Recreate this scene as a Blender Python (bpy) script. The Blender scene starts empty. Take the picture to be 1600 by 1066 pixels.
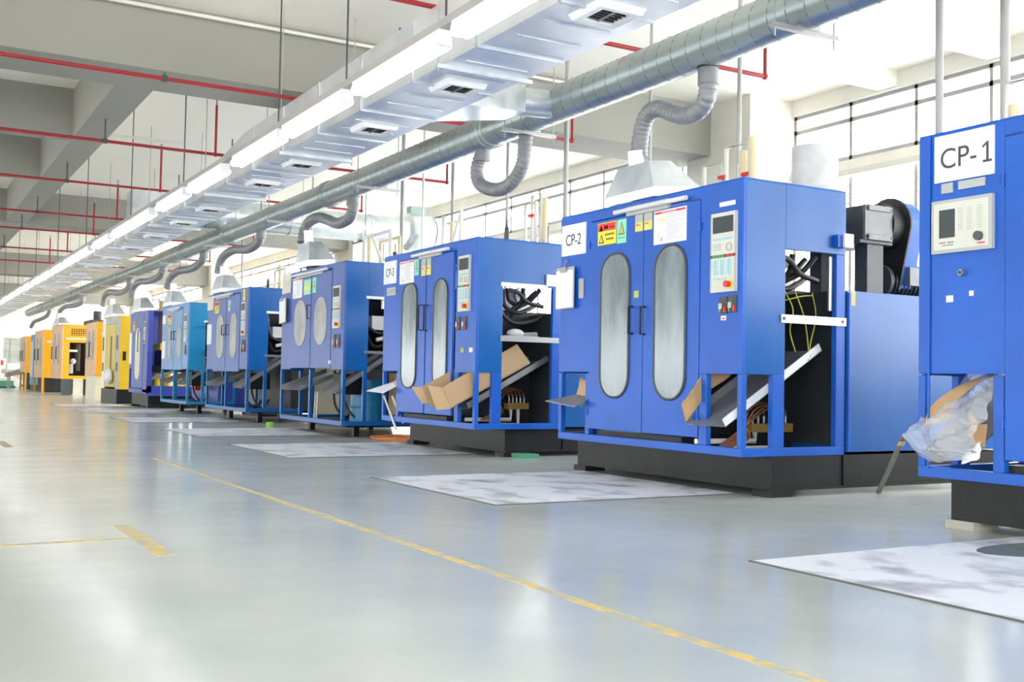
import bpy, bmesh, math, random
from mathutils import Vector, Matrix
random.seed(7)
C = bpy.context.scene.collection
sc = bpy.context.scene

# ------------------------------------------------------------------ camera, sky, exposure
cd = bpy.data.cameras.new('camera'); cam = bpy.data.objects.new('camera', cd); C.objects.link(cam)
cd.sensor_width = 36; cd.lens = 1683.96 / 1600 * 36; cd.clip_end = 300
R_ = Vector((0.86510287, -0.50124076, 0.01883437)); U_ = Vector((-0.03463072, -0.02222628, 0.99915299)); F_ = Vector((0.50039759, 0.86502237, 0.03658635))
m4 = Matrix((R_, U_, -F_)).transposed().to_4x4(); m4.translation = Vector((0, 0, 0.85))
cam.matrix_world = m4
sc.camera = cam
w = bpy.data.worlds.new('sky'); sc.world = w; w.use_nodes = True
nt = w.node_tree; nt.nodes.clear()
wo = nt.nodes.new('ShaderNodeOutputWorld'); bg = nt.nodes.new('ShaderNodeBackground')
tc = nt.nodes.new('ShaderNodeTexCoord'); sep = nt.nodes.new('ShaderNodeSeparateXYZ'); cr = nt.nodes.new('ShaderNodeValToRGB'); mr = nt.nodes.new('ShaderNodeMapRange')
mr.inputs['From Min'].default_value = -1; mr.inputs['From Max'].default_value = 1
e = cr.color_ramp.elements
e[0].position = 0.46; e[0].color = (0.92, 0.90, 0.85, 1); e[1].position = 0.60; e[1].color = (0.98, 0.99, 1.0, 1)
x_ = cr.color_ramp.elements.new(0.50); x_.color = (0.95, 0.95, 0.94, 1)
nt.links.new(tc.outputs['Generated'], sep.inputs[0]); nt.links.new(sep.outputs[2], mr.inputs['Value']); nt.links.new(mr.outputs[0], cr.inputs[0])
nt.links.new(cr.outputs[0], bg.inputs[0]); bg.inputs[1].default_value = 5.5; nt.links.new(bg.outputs[0], wo.inputs[0])
sc.view_settings.view_transform = 'Standard'; sc.view_settings.look = 'None'; sc.view_settings.gamma = 1; sc.view_settings.use_curve_mapping = False
sc.view_settings.exposure = 1.12

# ------------------------------------------------------------------ materials
MT = {}
def mat(name, col, rough=0.5, metal=0.0, var=0.0, vscale=3.0, bump=0.0, bscale=30.0, col2=None, stretch=None, emit=None, alpha=None, trans=0.0, rvar=0.0, coat=0.0, spec=0.5, lo=0.35, hi=0.65):
    if name in MT: return MT[name]
    m = bpy.data.materials.new(name); m.use_nodes = True; n = m.node_tree.nodes; l = m.node_tree.links
    b = n['Principled BSDF']
    b.inputs['Base Color'].default_value = (*col, 1); b.inputs['Roughness'].default_value = rough; b.inputs['Metallic'].default_value = metal
    b.inputs['Coat Weight'].default_value = coat; b.inputs['Specular IOR Level'].default_value = spec; b.inputs['Coat Roughness'].default_value = 0.1
    if trans: b.inputs['Transmission Weight'].default_value = trans
    if alpha is not None: b.inputs['Alpha'].default_value = alpha
    if emit:
        b.inputs['Emission Color'].default_value = (1, 1, 1, 1); b.inputs['Emission Strength'].default_value = emit
    t = n.new('ShaderNodeTexCoord'); mp = n.new('ShaderNodeMapping'); l.new(t.outputs['Object'], mp.inputs[0])
    if stretch: mp.inputs['Scale'].default_value = stretch
    no = n.new('ShaderNodeTexNoise'); no.inputs['Scale'].default_value = vscale; no.inputs['Detail'].default_value = 6; l.new(mp.outputs[0], no.inputs['Vector'])
    r = n.new('ShaderNodeValToRGB'); r.color_ramp.elements[0].position = lo; r.color_ramp.elements[1].position = hi
    c2 = col2 or tuple(max(0, c * (1 - (var or 0.06))) for c in col)
    r.color_ramp.elements[0].color = (*c2, 1); r.color_ramp.elements[1].color = (*col, 1)
    l.new(no.outputs[0], r.inputs[0]); l.new(r.outputs[0], b.inputs['Base Color'])
    if rvar:
        q = n.new('ShaderNodeMapRange'); q.inputs['To Min'].default_value = rough - rvar; q.inputs['To Max'].default_value = rough + rvar
        q.inputs['From Min'].default_value = 0.3; q.inputs['From Max'].default_value = 0.7
        l.new(no.outputs[0], q.inputs['Value']); l.new(q.outputs[0], b.inputs['Roughness'])
    if bump:
        n2 = n.new('ShaderNodeTexNoise'); n2.inputs['Scale'].default_value = bscale; n2.inputs['Detail'].default_value = 3; l.new(mp.outputs[0], n2.inputs['Vector'])
        bu = n.new('ShaderNodeBump'); bu.inputs['Strength'].default_value = bump; bu.inputs['Distance'].default_value = 0.02
        l.new(n2.outputs[0], bu.inputs['Height']); l.new(bu.outputs[0], b.inputs['Normal'])
    MT[name] = m
    return m
BLUE = mat('blue_paint', (0.012, 0.115, 0.56), 0.36, var=0.16, vscale=2.0, bump=0.02, bscale=6, spec=0.35)
BLUE4 = mat('periwinkle_blue_paint', (0.055, 0.125, 0.42), 0.38, var=0.14, vscale=2.0, bump=0.02, bscale=6, spec=0.4)
SIDEB = mat('blue_paint_side_lit', (0.006, 0.115, 0.42), 0.30, var=0.14, vscale=2.0, bump=0.03, bscale=4, spec=0.4)  # the blue again, with the reflected tint of side faces put into the colour
BLUE6 = mat('light_blue_paint', (0.01, 0.24, 0.50), 0.35, var=0.1)
BLUE6F = mat('pale_blue_paint', (0.12, 0.30, 0.60), 0.38, var=0.1)
BLUE7 = mat('royal_blue_paint', (0.05, 0.08, 0.42), 0.36, var=0.1)
YEL = mat('yellow_paint', (0.85, 0.55, 0.01), 0.4, var=0.08)
ORA = mat('orange_paint', (0.90, 0.42, 0.005), 0.4, var=0.08)
PALEOR = mat('peach_front_paint', (0.80, 0.52, 0.28), 0.4, var=0.2, vscale=4)
CREAM = mat('cream_sheet', (0.78, 0.76, 0.62), 0.5)
BLACK = mat('black_steel', (0.013, 0.014, 0.016), 0.45, spec=0.3, var=0.45, vscale=5, bump=0.1)
DKGREY = mat('dark_machine_grey', (0.035, 0.042, 0.046), 0.5, spec=0.3, var=0.35, vscale=3)
GEAR = mat('grey_cast_iron', (0.075, 0.082, 0.09), 0.5, 0.15, var=0.2, vscale=6)
GEARL = mat('light_grey_casting', (0.20, 0.21, 0.225), 0.5, 0.2, var=0.2, vscale=8)
RUBBER = mat('black_rubber', (0.018, 0.018, 0.02), 0.5)
GASKET = mat('dark_gasket', (0.06, 0.065, 0.07), 0.5)
PANE = mat('scratched_door_pane', (0.27, 0.32, 0.35), 0.22, 0.15, col2=(0.17, 0.215, 0.24), vscale=2.6, stretch=(1, 2.2, 0.8), rvar=0.04)
PANE4 = mat('hazy_door_pane', (0.42, 0.43, 0.42), 0.4, 0.0, col2=(0.28, 0.32, 0.33), vscale=4)
GALV = mat('galvanised_sheet', (0.74, 0.78, 0.81), 0.36, 0.8, col2=(0.58, 0.63, 0.67), vscale=5, rvar=0.06, bump=0.05, bscale=6)
GALVD = mat('galvanised_duct', (0.82, 0.85, 0.87), 0.33, 0.7, col2=(0.68, 0.72, 0.77), vscale=1.6, rvar=0.04, bump=0.10, bscale=2.5)
PIPEM = mat('spiral_pipe_steel', (0.50, 0.56, 0.57), 0.34, 0.75, col2=(0.42, 0.48, 0.49), vscale=2, rvar=0.04)
STEEL = mat('brushed_steel', (0.38, 0.39, 0.40), 0.35, 0.8)
TRAY = mat('tray_sheet', (0.34, 0.35, 0.36), 0.42, 0.6, var=0.2)
HOSEG = mat('grey_corrugated_hose', (0.23, 0.24, 0.265), 0.42, 0.1, var=0.12)
WHITE = mat('white_sheet', (0.86, 0.88, 0.92), 0.6)
PAPERC = mat('cream_paper', (0.72, 0.70, 0.60), 0.6)
PVC = mat('white_plastic_pipe', (0.80, 0.79, 0.74), 0.4)
PVCY = mat('yellowed_plastic_pipe', (0.72, 0.62, 0.38), 0.4)
RED = mat('red_paint', (0.36, 0.015, 0.022), 0.42)
REDS = mat('red_plastic', (0.75, 0.03, 0.03), 0.4)
GREENS = mat('green_plastic', (0.05, 0.45, 0.15), 0.4)
YELS = mat('yellow_print', (0.95, 0.78, 0.03), 0.5)
MINT = mat('mint_print', (0.30, 0.78, 0.58), 0.5)
INK = mat('black_ink', (0.06, 0.06, 0.07), 0.5)
GREYINK = mat('grey_ink', (0.50, 0.51, 0.55), 0.6)
CYAN = mat('cyan_key', (0.35, 0.68, 0.80), 0.5)
PANELC = mat('beige_panel', (0.66, 0.67, 0.60), 0.45)
PANELR = mat('grey_panel_rim', (0.45, 0.47, 0.47), 0.45)
SCREEN = mat('dark_screen', (0.06, 0.075, 0.085), 0.2)
CARD = mat('cardboard', (0.50, 0.32, 0.16), 0.8, var=0.18, vscale=6)
CARDL = mat('pale_cardboard', (0.62, 0.43, 0.25), 0.8, var=0.1, vscale=3)
BRASS = mat('brass', (0.55, 0.35, 0.10), 0.4, 0.4)
BROWNH = mat('brown_tubing', (0.22, 0.085, 0.04), 0.45)
YWIRE = mat('yellow_wire', (0.55, 0.55, 0.05), 0.5)
FILMW = mat('blue_printed_film', (0.82, 0.86, 0.90), 0.4, col2=(0.16, 0.50, 0.72), vscale=2.2, lo=0.30, hi=0.33)
LAMP = mat('lamp_tube_off', (0.72, 0.74, 0.76), 0.35)
BRIGHT = mat('lit_tube', (1, 1, 1), 0.5, emit=3.2)
WALLM = mat('cream_wall_paint', (0.84, 0.81, 0.74), 0.8, bump=0.02, bscale=3)
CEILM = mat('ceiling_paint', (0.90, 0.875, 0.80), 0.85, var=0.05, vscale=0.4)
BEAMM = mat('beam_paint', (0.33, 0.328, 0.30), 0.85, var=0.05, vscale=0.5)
FRAMEM = mat('window_frame_grey', (0.40, 0.40, 0.40), 0.5)
SILL = mat('lintel_cream', (0.70, 0.68, 0.62), 0.7)
MATW = mat('floor_plate_white', (0.78, 0.80, 0.86), 0.5, col2=(0.34, 0.37, 0.42), vscale=3.4, rvar=0.12, lo=0.33, hi=0.50, stretch=(1, 0.8, 1), bump=0.15, bscale=40)
PLEDGE = mat('plate_edge', (0.12, 0.12, 0.12), 0.5)
YTAPE = mat('worn_yellow_tape', (0.72, 0.54, 0.18), 0.5, col2=(0.46, 0.46, 0.40), vscale=11, lo=0.42, hi=0.56)
CABLEO = mat('orange_cable', (0.75, 0.22, 0.05), 0.5)
GREENP = mat('green_pad', (0.07, 0.30, 0.18), 0.6)
CONC = mat('pale_concrete_foot', (0.42, 0.42, 0.36), 0.8)
WOODP = mat('weathered_strip', (0.22, 0.20, 0.17), 0.6)
HOPPER = mat('translucent_hopper', (0.80, 0.82, 0.84), 0.35, var=0.15, vscale=3)
CANVAS = mat('grey_bag_cloth', (0.66, 0.67, 0.68), 0.8, var=0.2, vscale=5)

def thin(name, col, clear, rough):
    m = bpy.data.materials.new(name); m.use_nodes = True; n = m.node_tree.nodes; l = m.node_tree.links; n.clear()
    o = n.new('ShaderNodeOutputMaterial'); mx = n.new('ShaderNodeMixShader'); t = n.new('ShaderNodeBsdfTransparent'); g = n.new('ShaderNodeBsdfPrincipled')
    g.inputs['Base Color'].default_value = (*col, 1); g.inputs['Roughness'].default_value = rough
    mx.inputs[0].default_value = 1 - clear; l.new(t.outputs[0], mx.inputs[1]); l.new(g.outputs[0], mx.inputs[2]); l.new(mx.outputs[0], o.inputs[0])
    return m
GLASS = thin('window_glass', (0.85, 0.9, 0.9), 0.92, 0.05)
FILM = thin('clear_plastic_film', (0.66, 0.69, 0.74), 0.55, 0.3)

def floor_mat():
    m = bpy.data.materials.new('grey_epoxy'); m.use_nodes = True; n = m.node_tree.nodes; l = m.node_tree.links; b = n['Principled BSDF']
    t = n.new('ShaderNodeTexCoord'); a = n.new('ShaderNodeTexNoise'); a.inputs['Scale'].default_value = 0.9; a.inputs['Detail'].default_value = 7; a.inputs['Roughness'].default_value = 0.6
    l.new(t.outputs['Object'], a.inputs['Vector'])
    r = n.new('ShaderNodeValToRGB'); r.color_ramp.elements[0].position = 0.3; r.color_ramp.elements[1].position = 0.7
    r.color_ramp.elements[0].color = (0.47, 0.515, 0.515, 1); r.color_ramp.elements[1].color = (0.60, 0.63, 0.61, 1)
    l.new(a.outputs[0], r.inputs[0]); l.new(r.outputs[0], b.inputs['Base Color'])
    c = n.new('ShaderNodeTexNoise'); c.inputs['Scale'].default_value = 1.7; c.inputs['Detail'].default_value = 8; c.inputs['Roughness'].default_value = 0.65; l.new(t.outputs['Object'], c.inputs['Vector'])
    q = n.new('ShaderNodeMapRange'); q.inputs['From Min'].default_value = 0.3; q.inputs['From Max'].default_value = 0.7; q.inputs['To Min'].default_value = 0.145; q.inputs['To Max'].default_value = 0.215
    l.new(c.outputs[0], q.inputs['Value']); l.new(q.outputs[0], b.inputs['Roughness'])
    b.inputs['Specular IOR Level'].default_value = 0.6
    return m
FLOORM = floor_mat()

# ------------------------------------------------------------------ mesh helpers
class MB:
    def __init__(s): s.v = []; s.f = []; s.mi = []; s.sm = []; s.mats = []
    def _m(s, m):
        if m not in s.mats: s.mats.append(m)
        return s.mats.index(m)
    def add(s, vs, fs, m=None, smooth=False):
        k = len(s.v); s.v += [tuple(v) for v in vs]; i = s._m(m)
        for f in fs: s.f.append([k + a for a in f]); s.mi.append(i); s.sm.append(smooth)
        return s
    def box(s, x0, x1, y0, y1, z0, z1, m=None, M=None):
        vs = [Vector((x, y, z)) for z in (z0, z1) for y in (y0, y1) for x in (x0, x1)]
        if M: vs = [M @ v for v in vs]
        return s.add(vs, [(0, 2, 3, 1), (4, 5, 7, 6), (0, 1, 5, 4), (2, 6, 7, 3), (0, 4, 6, 2), (1, 3, 7, 5)], m)
    def tube(s, pts, r, n=12, m=None, cap=True, closed=False):
        pts = [Vector(p) for p in pts]; k = len(pts); rs = r if isinstance(r, (list, tuple)) else [r] * k
        vs = []; N = None
        for i, p in enumerate(pts):
            if closed: t = pts[(i + 1) % k] - pts[i - 1]
            else: t = pts[min(i + 1, k - 1)] - pts[max(i - 1, 0)]
            t.normalize()
            if N is None:
                N = t.cross(Vector((0, 0, 1)))
                if N.length < 0.05: N = t.cross(Vector((1, 0, 0)))
            N = (N - t * N.dot(t)); N.normalize(); B = t.cross(N)
            vs += [p + (N * math.cos(a) + B * math.sin(a)) * rs[i] for a in (2 * math.pi * j / n for j in range(n))]
        fs = []
        for i in range(k if closed else k - 1):
            a, b = i * n, ((i + 1) % k) * n
            for j in range(n): fs.append((a + j, a + (j + 1) % n, b + (j + 1) % n, b + j))
        s.add(vs, fs, m, True)
        if cap and not closed:
            s.add(vs[:n][::-1], [tuple(range(n))], m); s.add(vs[-n:], [tuple(range(n))], m)
        return s
    def cyl(s, p0, p1, r, n=16, m=None, r1=None): return s.tube([p0, p1], [r, r if r1 is None else r1], n, m)
    def prism(s, loop, d, m=None):
        """closed loop of 3D points extruded by vector d"""
        k = len(loop); a = [Vector(p) for p in loop]; b = [p + Vector(d) for p in a]
        fs = [tuple(range(k))[::-1], tuple(range(k, 2 * k))] + [(i, (i + 1) % k, k + (i + 1) % k, k + i) for i in range(k)]
        return s.add(a + b, fs, m)
    def ball(s, c, r, m=None, n=10, sc_=(1, 1, 1)):
        vs = []; fs = []
        for i in range(n + 1):
            th = math.pi * i / n
            for j in range(n * 2):
                ph = math.pi * j / n
                vs.append((c[0] + r * sc_[0] * math.sin(th) * math.cos(ph), c[1] + r * sc_[1] * math.sin(th) * math.sin(ph), c[2] + r * sc_[2] * math.cos(th)))
        for i in range(n):
            for j in range(2 * n): fs.append((i * 2 * n + j, (i + 1) * 2 * n + j, (i + 1) * 2 * n + (j + 1) % (2 * n), i * 2 * n + (j + 1) % (2 * n)))
        return s.add(vs, fs, m, True)
    def build(s, name, m=None, parent=None, label=None, bevel=0, cat=None, group=None, kind=None, loc=None):
        me = bpy.data.meshes.new(name); me.from_pydata(s.v, [], s.f)
        for q in s.mats: me.materials.append(q if q else m)
        me.polygons.foreach_set('material_index', s.mi); me.polygons.foreach_set('use_smooth', s.sm)
        bm = bmesh.new(); bm.from_mesh(me); bmesh.ops.recalc_face_normals(bm, faces=bm.faces); bm.to_mesh(me); bm.free(); me.update()
        o = bpy.data.objects.new(name, me); C.objects.link(o)
        if parent: o.parent = parent
        if loc: o.location = loc
        if bevel:
            bv = o.modifiers.new('bevel', 'BEVEL'); bv.width = bevel; bv.segments = 2; bv.limit_method = 'ANGLE'
        return tag(o, label, cat, group, kind)
def tag(o, label=None, cat=None, group=None, kind=None):
    if label: o['label'] = label
    if cat: o['category'] = cat
    if group: o['group'] = group
    if kind: o['kind'] = kind
    return o
def thing(name, label, cat, loc, rz=0, group=None):
    o = bpy.data.objects.new(name, None); C.objects.link(o); o.location = loc; o.rotation_euler = (0, 0, rz); o.empty_display_size = 0.1
    return tag(o, label, cat, group)
def spline(P, k=8):
    P = [Vector(p) for p in P]; Q = [P[0] * 2 - P[1]] + P + [P[-1] * 2 - P[-2]]; out = []
    for i in range(1, len(Q) - 2):
        a, b, c, d = Q[i - 1:i + 3]
        for j in range(k):
            t = j / k
            out.append(0.5 * ((2 * b) + (c - a) * t + (2 * a - 5 * b + 4 * c - d) * t * t + (3 * b - a - 3 * c + d) * t ** 3))
    out.append(P[-1]); return out
def struct(name, mb, m): return mb.build(name, m, kind='structure')
FRONT = Matrix(((0, 0, -1), (-1, 0, 0), (0, 1, 0))).to_4x4()   # text x -> -Y, y -> Z, z -> -X
def text(name, s, h, cx, cy, cz, m, parent, font_w=1.0, depth=0.001):
    cu = bpy.data.curves.new(name, 'FONT'); cu.body = s; cu.size = h * 1.4; cu.align_x = 'CENTER'; cu.align_y = 'CENTER'; cu.extrude = depth
    t = bpy.data.objects.new(name, cu); C.objects.link(t); bpy.context.view_layer.update()
    dg = bpy.context.evaluated_depsgraph_get(); me = bpy.data.meshes.new_from_object(t.evaluated_get(dg)); bpy.data.objects.remove(t)
    if len(me.vertices):
        ys = [v.co.y for v in me.vertices]; xs = [v.co.x for v in me.vertices]; my = (max(ys) + min(ys)) / 2; mx = (max(xs) + min(xs)) / 2; k = h / max(1e-6, max(ys) - min(ys))
        for v in me.vertices: v.co = FRONT @ Vector(((v.co.x - mx) * k * font_w, (v.co.y - my) * k, v.co.z)) + Vector((cx, cy, cz))
    me.materials.clear(); me.materials.append(m)
    o = bpy.data.objects.new(name, me); C.objects.link(o); o.parent = parent
    return o
def stadium(y0, y1, z0, z1, r, x, n=8):
    r = min(r, (y1 - y0) / 2 - 0.001, (z1 - z0) / 2 - 0.001); out = []
    for cy, cz, a0 in ((y1 - r, z1 - r, 0), (y0 + r, z1 - r, 90), (y0 + r, z0 + r, 180), (y1 - r, z0 + r, 270)):
        for i in range(n + 1):
            a = math.radians(a0 + 90 * i / n); out.append((x, cy + r * math.cos(a), cz + r * math.sin(a)))
    return out

# ------------------------------------------------------------------ the room
HX = 11.3; CZ = 5.0; BZ = 4.25; Y0 = -9.0; Y1 = 68.0; XL = -11.0
struct('floor', MB().box(XL - 3, 16, Y0 - 4, Y1 + 2, -0.1, 0, FLOORM), FLOORM)
struct('ceiling', MB().box(XL, HX + 0.25, Y0, Y1, CZ, CZ + 0.2, CEILM), CEILM)
k = 1
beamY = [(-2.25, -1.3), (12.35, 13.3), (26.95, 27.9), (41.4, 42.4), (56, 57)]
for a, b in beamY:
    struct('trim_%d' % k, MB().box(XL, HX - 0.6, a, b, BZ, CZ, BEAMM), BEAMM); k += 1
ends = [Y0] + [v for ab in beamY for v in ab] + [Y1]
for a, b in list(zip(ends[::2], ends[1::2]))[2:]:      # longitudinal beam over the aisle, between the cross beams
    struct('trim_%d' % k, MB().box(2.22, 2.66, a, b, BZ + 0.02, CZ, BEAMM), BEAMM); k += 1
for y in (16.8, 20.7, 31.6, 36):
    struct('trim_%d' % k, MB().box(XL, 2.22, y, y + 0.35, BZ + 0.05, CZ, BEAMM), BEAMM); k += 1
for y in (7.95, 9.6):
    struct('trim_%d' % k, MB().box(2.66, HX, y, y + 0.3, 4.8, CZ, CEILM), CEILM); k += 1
# window wall: piers, spandrel, lintels
cols = [(-2.6, -1.6), (11.5, 12.9), (26.6, 28.0), (41.0, 42.4), (55.6, 57.0)]
wr = MB().box(HX, HX + 0.25, Y0, Y1, 0, 0.95).box(HX, HX + 0.25, Y0, Y1, 4.77, CZ).box(HX, HX + 0.25, Y0, Y1, 3.80, 3.96)
for a, b in cols: wr.box(HX - 0.8, HX + 0.25, a, b, 0, CZ)
struct('wall_right', wr, WALLM)
fw = MB().box(XL, HX + 0.25, Y1, Y1 + 0.25, 0, 1.3).box(XL, HX + 0.25, Y1, Y1 + 0.25, 2.75, CZ)
for x in (-11, -7, -3, 1, 5.2, 9): fw.box(x, x + 0.5, Y1, Y1 + 0.25, 1.3, 2.75)
struct('wall_far', fw, WALLM)
wl = MB().box(XL - 0.25, XL, Y0, Y1, 0, 0.9).box(XL - 0.25, XL, Y0, Y1, 2.3, CZ)
for i in range(12): wl.box(XL - 0.25, XL, Y0 + i * 6.9, Y0 + i * 6.9 + 0.8, 0.9, 2.3)
struct('wall_left', wl, WALLM)
struct('wall_back', MB().box(XL, HX, Y0 - 0.25, Y0, 0, 0.9).box(XL, HX, Y0 - 0.25, Y0, 3.4, CZ), WALLM)
struct('trim_30', MB().box(HX - 0.12, HX, Y0, Y1, 3.72, 3.80, SILL).box(HX - 0.05, HX, Y0, Y1, 0.95, 1.0, SILL), SILL)
wn = 1
ce = [Y0] + [v for ab in cols for v in ab] + [Y1]
for a, b in zip(ce[::2], ce[1::2]):
    nseg = max(1, round((b - a) / 1.13)); st = (b - a) / nseg
    fr = MB()
    for zz in (4.50, 4.72, 3.98, 2.9, 1.0): fr.box(HX + 0.06, HX + 0.12, a, b, zz, zz + (0.05 if zz != 4.5 else 0.06), FRAMEM)
    for i in range(nseg + 1):
        y = min(a + i * st, b - 0.05); fr.box(HX + 0.06, HX + 0.12, y, y + 0.05, 3.96, 4.77, FRAMEM).box(HX + 0.06, HX + 0.12, y, y + 0.05, 0.95, 3.8, FRAMEM)
    for zz in (3.62, 3.50, 3.38): fr.box(HX + 0.14, HX + 0.2, a, b, zz, zz + 0.035, SILL)
    g = MB().box(HX + 0.085, HX + 0.09, a, b, 3.96, 4.77, GLASS).box(HX + 0.085, HX + 0.09, a, b, 0.95, 3.8, GLASS)
    o = struct('window_%d' % wn, fr, FRAMEM); g.build('glass_pane', GLASS, o); wn += 1
fr = MB()
for x in [XL + 0.55 * i for i in range(41)]: fr.box(x, x + 0.05, Y1 + 0.1, Y1 + 0.15, 1.3, 2.75, FRAMEM)
fr.box(XL, HX, Y1 + 0.1, Y1 + 0.15, 1.95, 2.0, FRAMEM).box(XL, HX, Y1 + 0.1, Y1 + 0.15, 2.4, 2.44, FRAMEM)
o = struct('window_%d' % wn, fr, FRAMEM); MB().box(XL, HX, Y1 + 0.12, Y1 + 0.125, 1.3, 2.75).build('partition_panel', mat('frosted_partition', (0.50, 0.53, 0.47), 0.4, col2=(0.36, 0.40, 0.36), vscale=1.5), o)
# thin conduits fixed along the slab
for i, (y, z, x0, x1, nm) in enumerate(((13.5, 4.55, XL, 5.0, 'white conduit under the slab just beyond the nearest cross beam'), (17.3, 4.5, XL, 4.2, 'white conduit along the second grey rib of the ceiling'), (12.2, 4.9, XL, 8.5, 'pale green conduit along the top of the nearest cross beam'))):
    MB().cyl((x0, y, z), (x1, y, z), 0.022, 8, PVC).build('ceiling_conduit', PVC, label=nm, cat='conduit')

# ------------------------------------------------------------------ overhead: duct, pipe, lights, sprinklers
t = thing('air_duct', 'long rectangular galvanised air duct with square vents hanging beside the tube lights', 'duct', (3.74, 0, 3.35))
L = 0.76; H1 = 0.52; H2 = 0.38; yk0, yk1, ye = 13.2, 14.3, 60
d = MB()
prof = [(Y0 + 1, H1), (yk0, H1), (yk1, H2), (ye, H2)]
vs = []; fs = []
for y, h in prof: vs += [(0, y, 0), (L, y, 0), (L, y, h), (0, y, h)]
for i in range(3):
    for j in range(4): fs.append((i * 4 + j, i * 4 + (j + 1) % 4, i * 4 + 4 + (j + 1) % 4, i * 4 + 4 + j))
fs += [(0, 1, 2, 3), (12, 13, 14, 15)]
d.add(vs, fs, GALVD)
d.build('duct_body', GALVD, t)
flanges = [3.6 + 1.15 * i for i in range(-6, 48)]
for i, y in enumerate(flanges):
    f = MB()
    h = H1 if y < yk0 else H2
    f.box(-0.012, 0, y, y + 0.03, 0, h).box(0, L, y, y + 0.03, -0.014, 0).box(L, L + 0.012, y, y + 0.03, 0, h)
    f.build('seam_rib', GALV, t)
    if 0 < y < 26:
        for q in (0.38, 0.76): MB().box(0.10, L - 0.10, y + q, y + q + 0.018, -0.008, 0).build('stiffener_rib', GALV, t)
for y in [v * 2.5 for v in (0.7, 1.55, 2.37, 3.25, 3.98, 4.85, 5.46, 6.5, 7.19, 8.03, 8.9, 9.8, 10.7, 11.7, 12.8, 14, 15.3)]:
    v = MB(); a = 0.19
    c_ = a - 0.075; P_ = lambda q, z: [(0.38 - q, y - q, z), (0.38 + q, y - q, z), (0.38 + q, y + q, z), (0.38 - q, y + q, z)]
    v.add(P_(a, 0) + P_(a - 0.02, -0.045) + P_(c_, -0.04) + P_(c_, 0), [(r_ * 4 + j, r_ * 4 + (j + 1) % 4, r_ * 4 + 4 + (j + 1) % 4, r_ * 4 + 4 + j) for r_ in range(3) for j in range(4)], WHITE)
    vo = v.build('air_vent', WHITE, t, 'white square vent with dark slots')
    s = MB().box(0.38 - 0.115, 0.38 + 0.115, y - 0.115, y + 0.115, -0.006, 0.0, BLACK)
    for j in range(5): s.box(0.38 - 0.115, 0.38 + 0.115, y - 0.1 + j * 0.045, y - 0.092 + j * 0.045, -0.03, -0.006, GEAR)
    s.box(0.37, 0.39, y - 0.115, y + 0.115, -0.035, -0.028, GEARL)
    s.build('louver', BLACK, vo)
for y in (0.2, 3.9, 7.62, 11.6, 14.9, 18.6, 22.4, 26.2, 30, 34, 38, 42.8, 47, 51, 55):
    q = MB().box(-0.06, L + 0.06, y, y + 0.04, -0.035, 0, GALV)
    for x in (-0.045, L + 0.045): q.cyl((x, y + 0.02, -0.06), (x, y + 0.02, CZ - 3.35 if not any(a < y < b for a, b in beamY) else 0.88), 0.006, 6, FRAMEM)
    q.build('hanger', GALV, t)
# branch from the duct to the round pipe
br = MB().add([(L, 8.7, 0.02), (L, 9.5, 0.02), (L, 9.5, 0.36), (L, 8.7, 0.36), (L + 0.75, 8.9, 0.10), (L + 0.75, 9.3, 0.10), (L + 0.75, 9.3, 0.40), (L + 0.75, 8.9, 0.40)],
        [(0, 1, 5, 4), (1, 2, 6, 5), (2, 3, 7, 6), (3, 0, 4, 7), (4, 5, 6, 7)], GALV)
br.tube([(L + 0.75, 9.1, 0.25), (L + 1.15, 9.1, 0.27)], 0.14, 16, GALV)
br.build('side_branch', GALV, t)

t = thing('exhaust_pipe', 'long round spiral-wound exhaust pipe hanging above the fronts of the machines', 'pipe', (5.75, 0, 3.64))
PR = 0.181
ys = [Y0 + 1 + 0.0 * i for i in range(1)]
d = MB().tube([(0, y, 0) for y in (Y0 + 1, 0, 8, 16, 24, 32, 40, 48, 56)], PR, 32, PIPEM)
d.build('pipe_body', PIPEM, t)
sp = MB(); pts = []
n = 16; pitch = 0.19
for i in range(int((56 + 1) / pitch * n)):
    a = 2 * math.pi * i / n; pts.append((PR * math.cos(a), -1 + i * pitch / n, PR * math.sin(a)))
sp.tube(pts, 0.004, 4, GEARL); sp.build('spiral_seam', GEARL, t)
for y in (4.7, 10.4, 15.5, 21.0, 24.7, 28.6, 32.4, 36.5, 41, 46, 51):
    b = MB()
    for dy in (0, 0.10): b.tube([(0, y + dy + k2, 0) for k2 in (0, 0.012, 0.03, 0.042)], [PR, PR + 0.022, PR + 0.022, PR], 32, PIPEM)
    b.tube([(0, y, 0), (0, y + 0.14, 0)], PR + 0.006, 32, PIPEM)
    b.build('joint_band', PIPEM, t)
for y in (5.7, 9.62, 13.65, 17.6, 21.7, 25.8, 29.9, 34, 38, 43, 48):
    b = MB().box(-0.36, 0.30, y - 0.02, y + 0.02, -PR - 0.035, -PR, STEEL).box(-0.1, 0.1, y - 0.03, y + 0.03, -PR - 0.005, -PR + 0.02, STEEL)
    for x in (-0.32, 0.27): b.cyl((x, y, -PR - 0.10), (x, y, CZ - 3.64), 0.006, 6, FRAMEM)
    b.build('hanger', STEEL, t)

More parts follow.
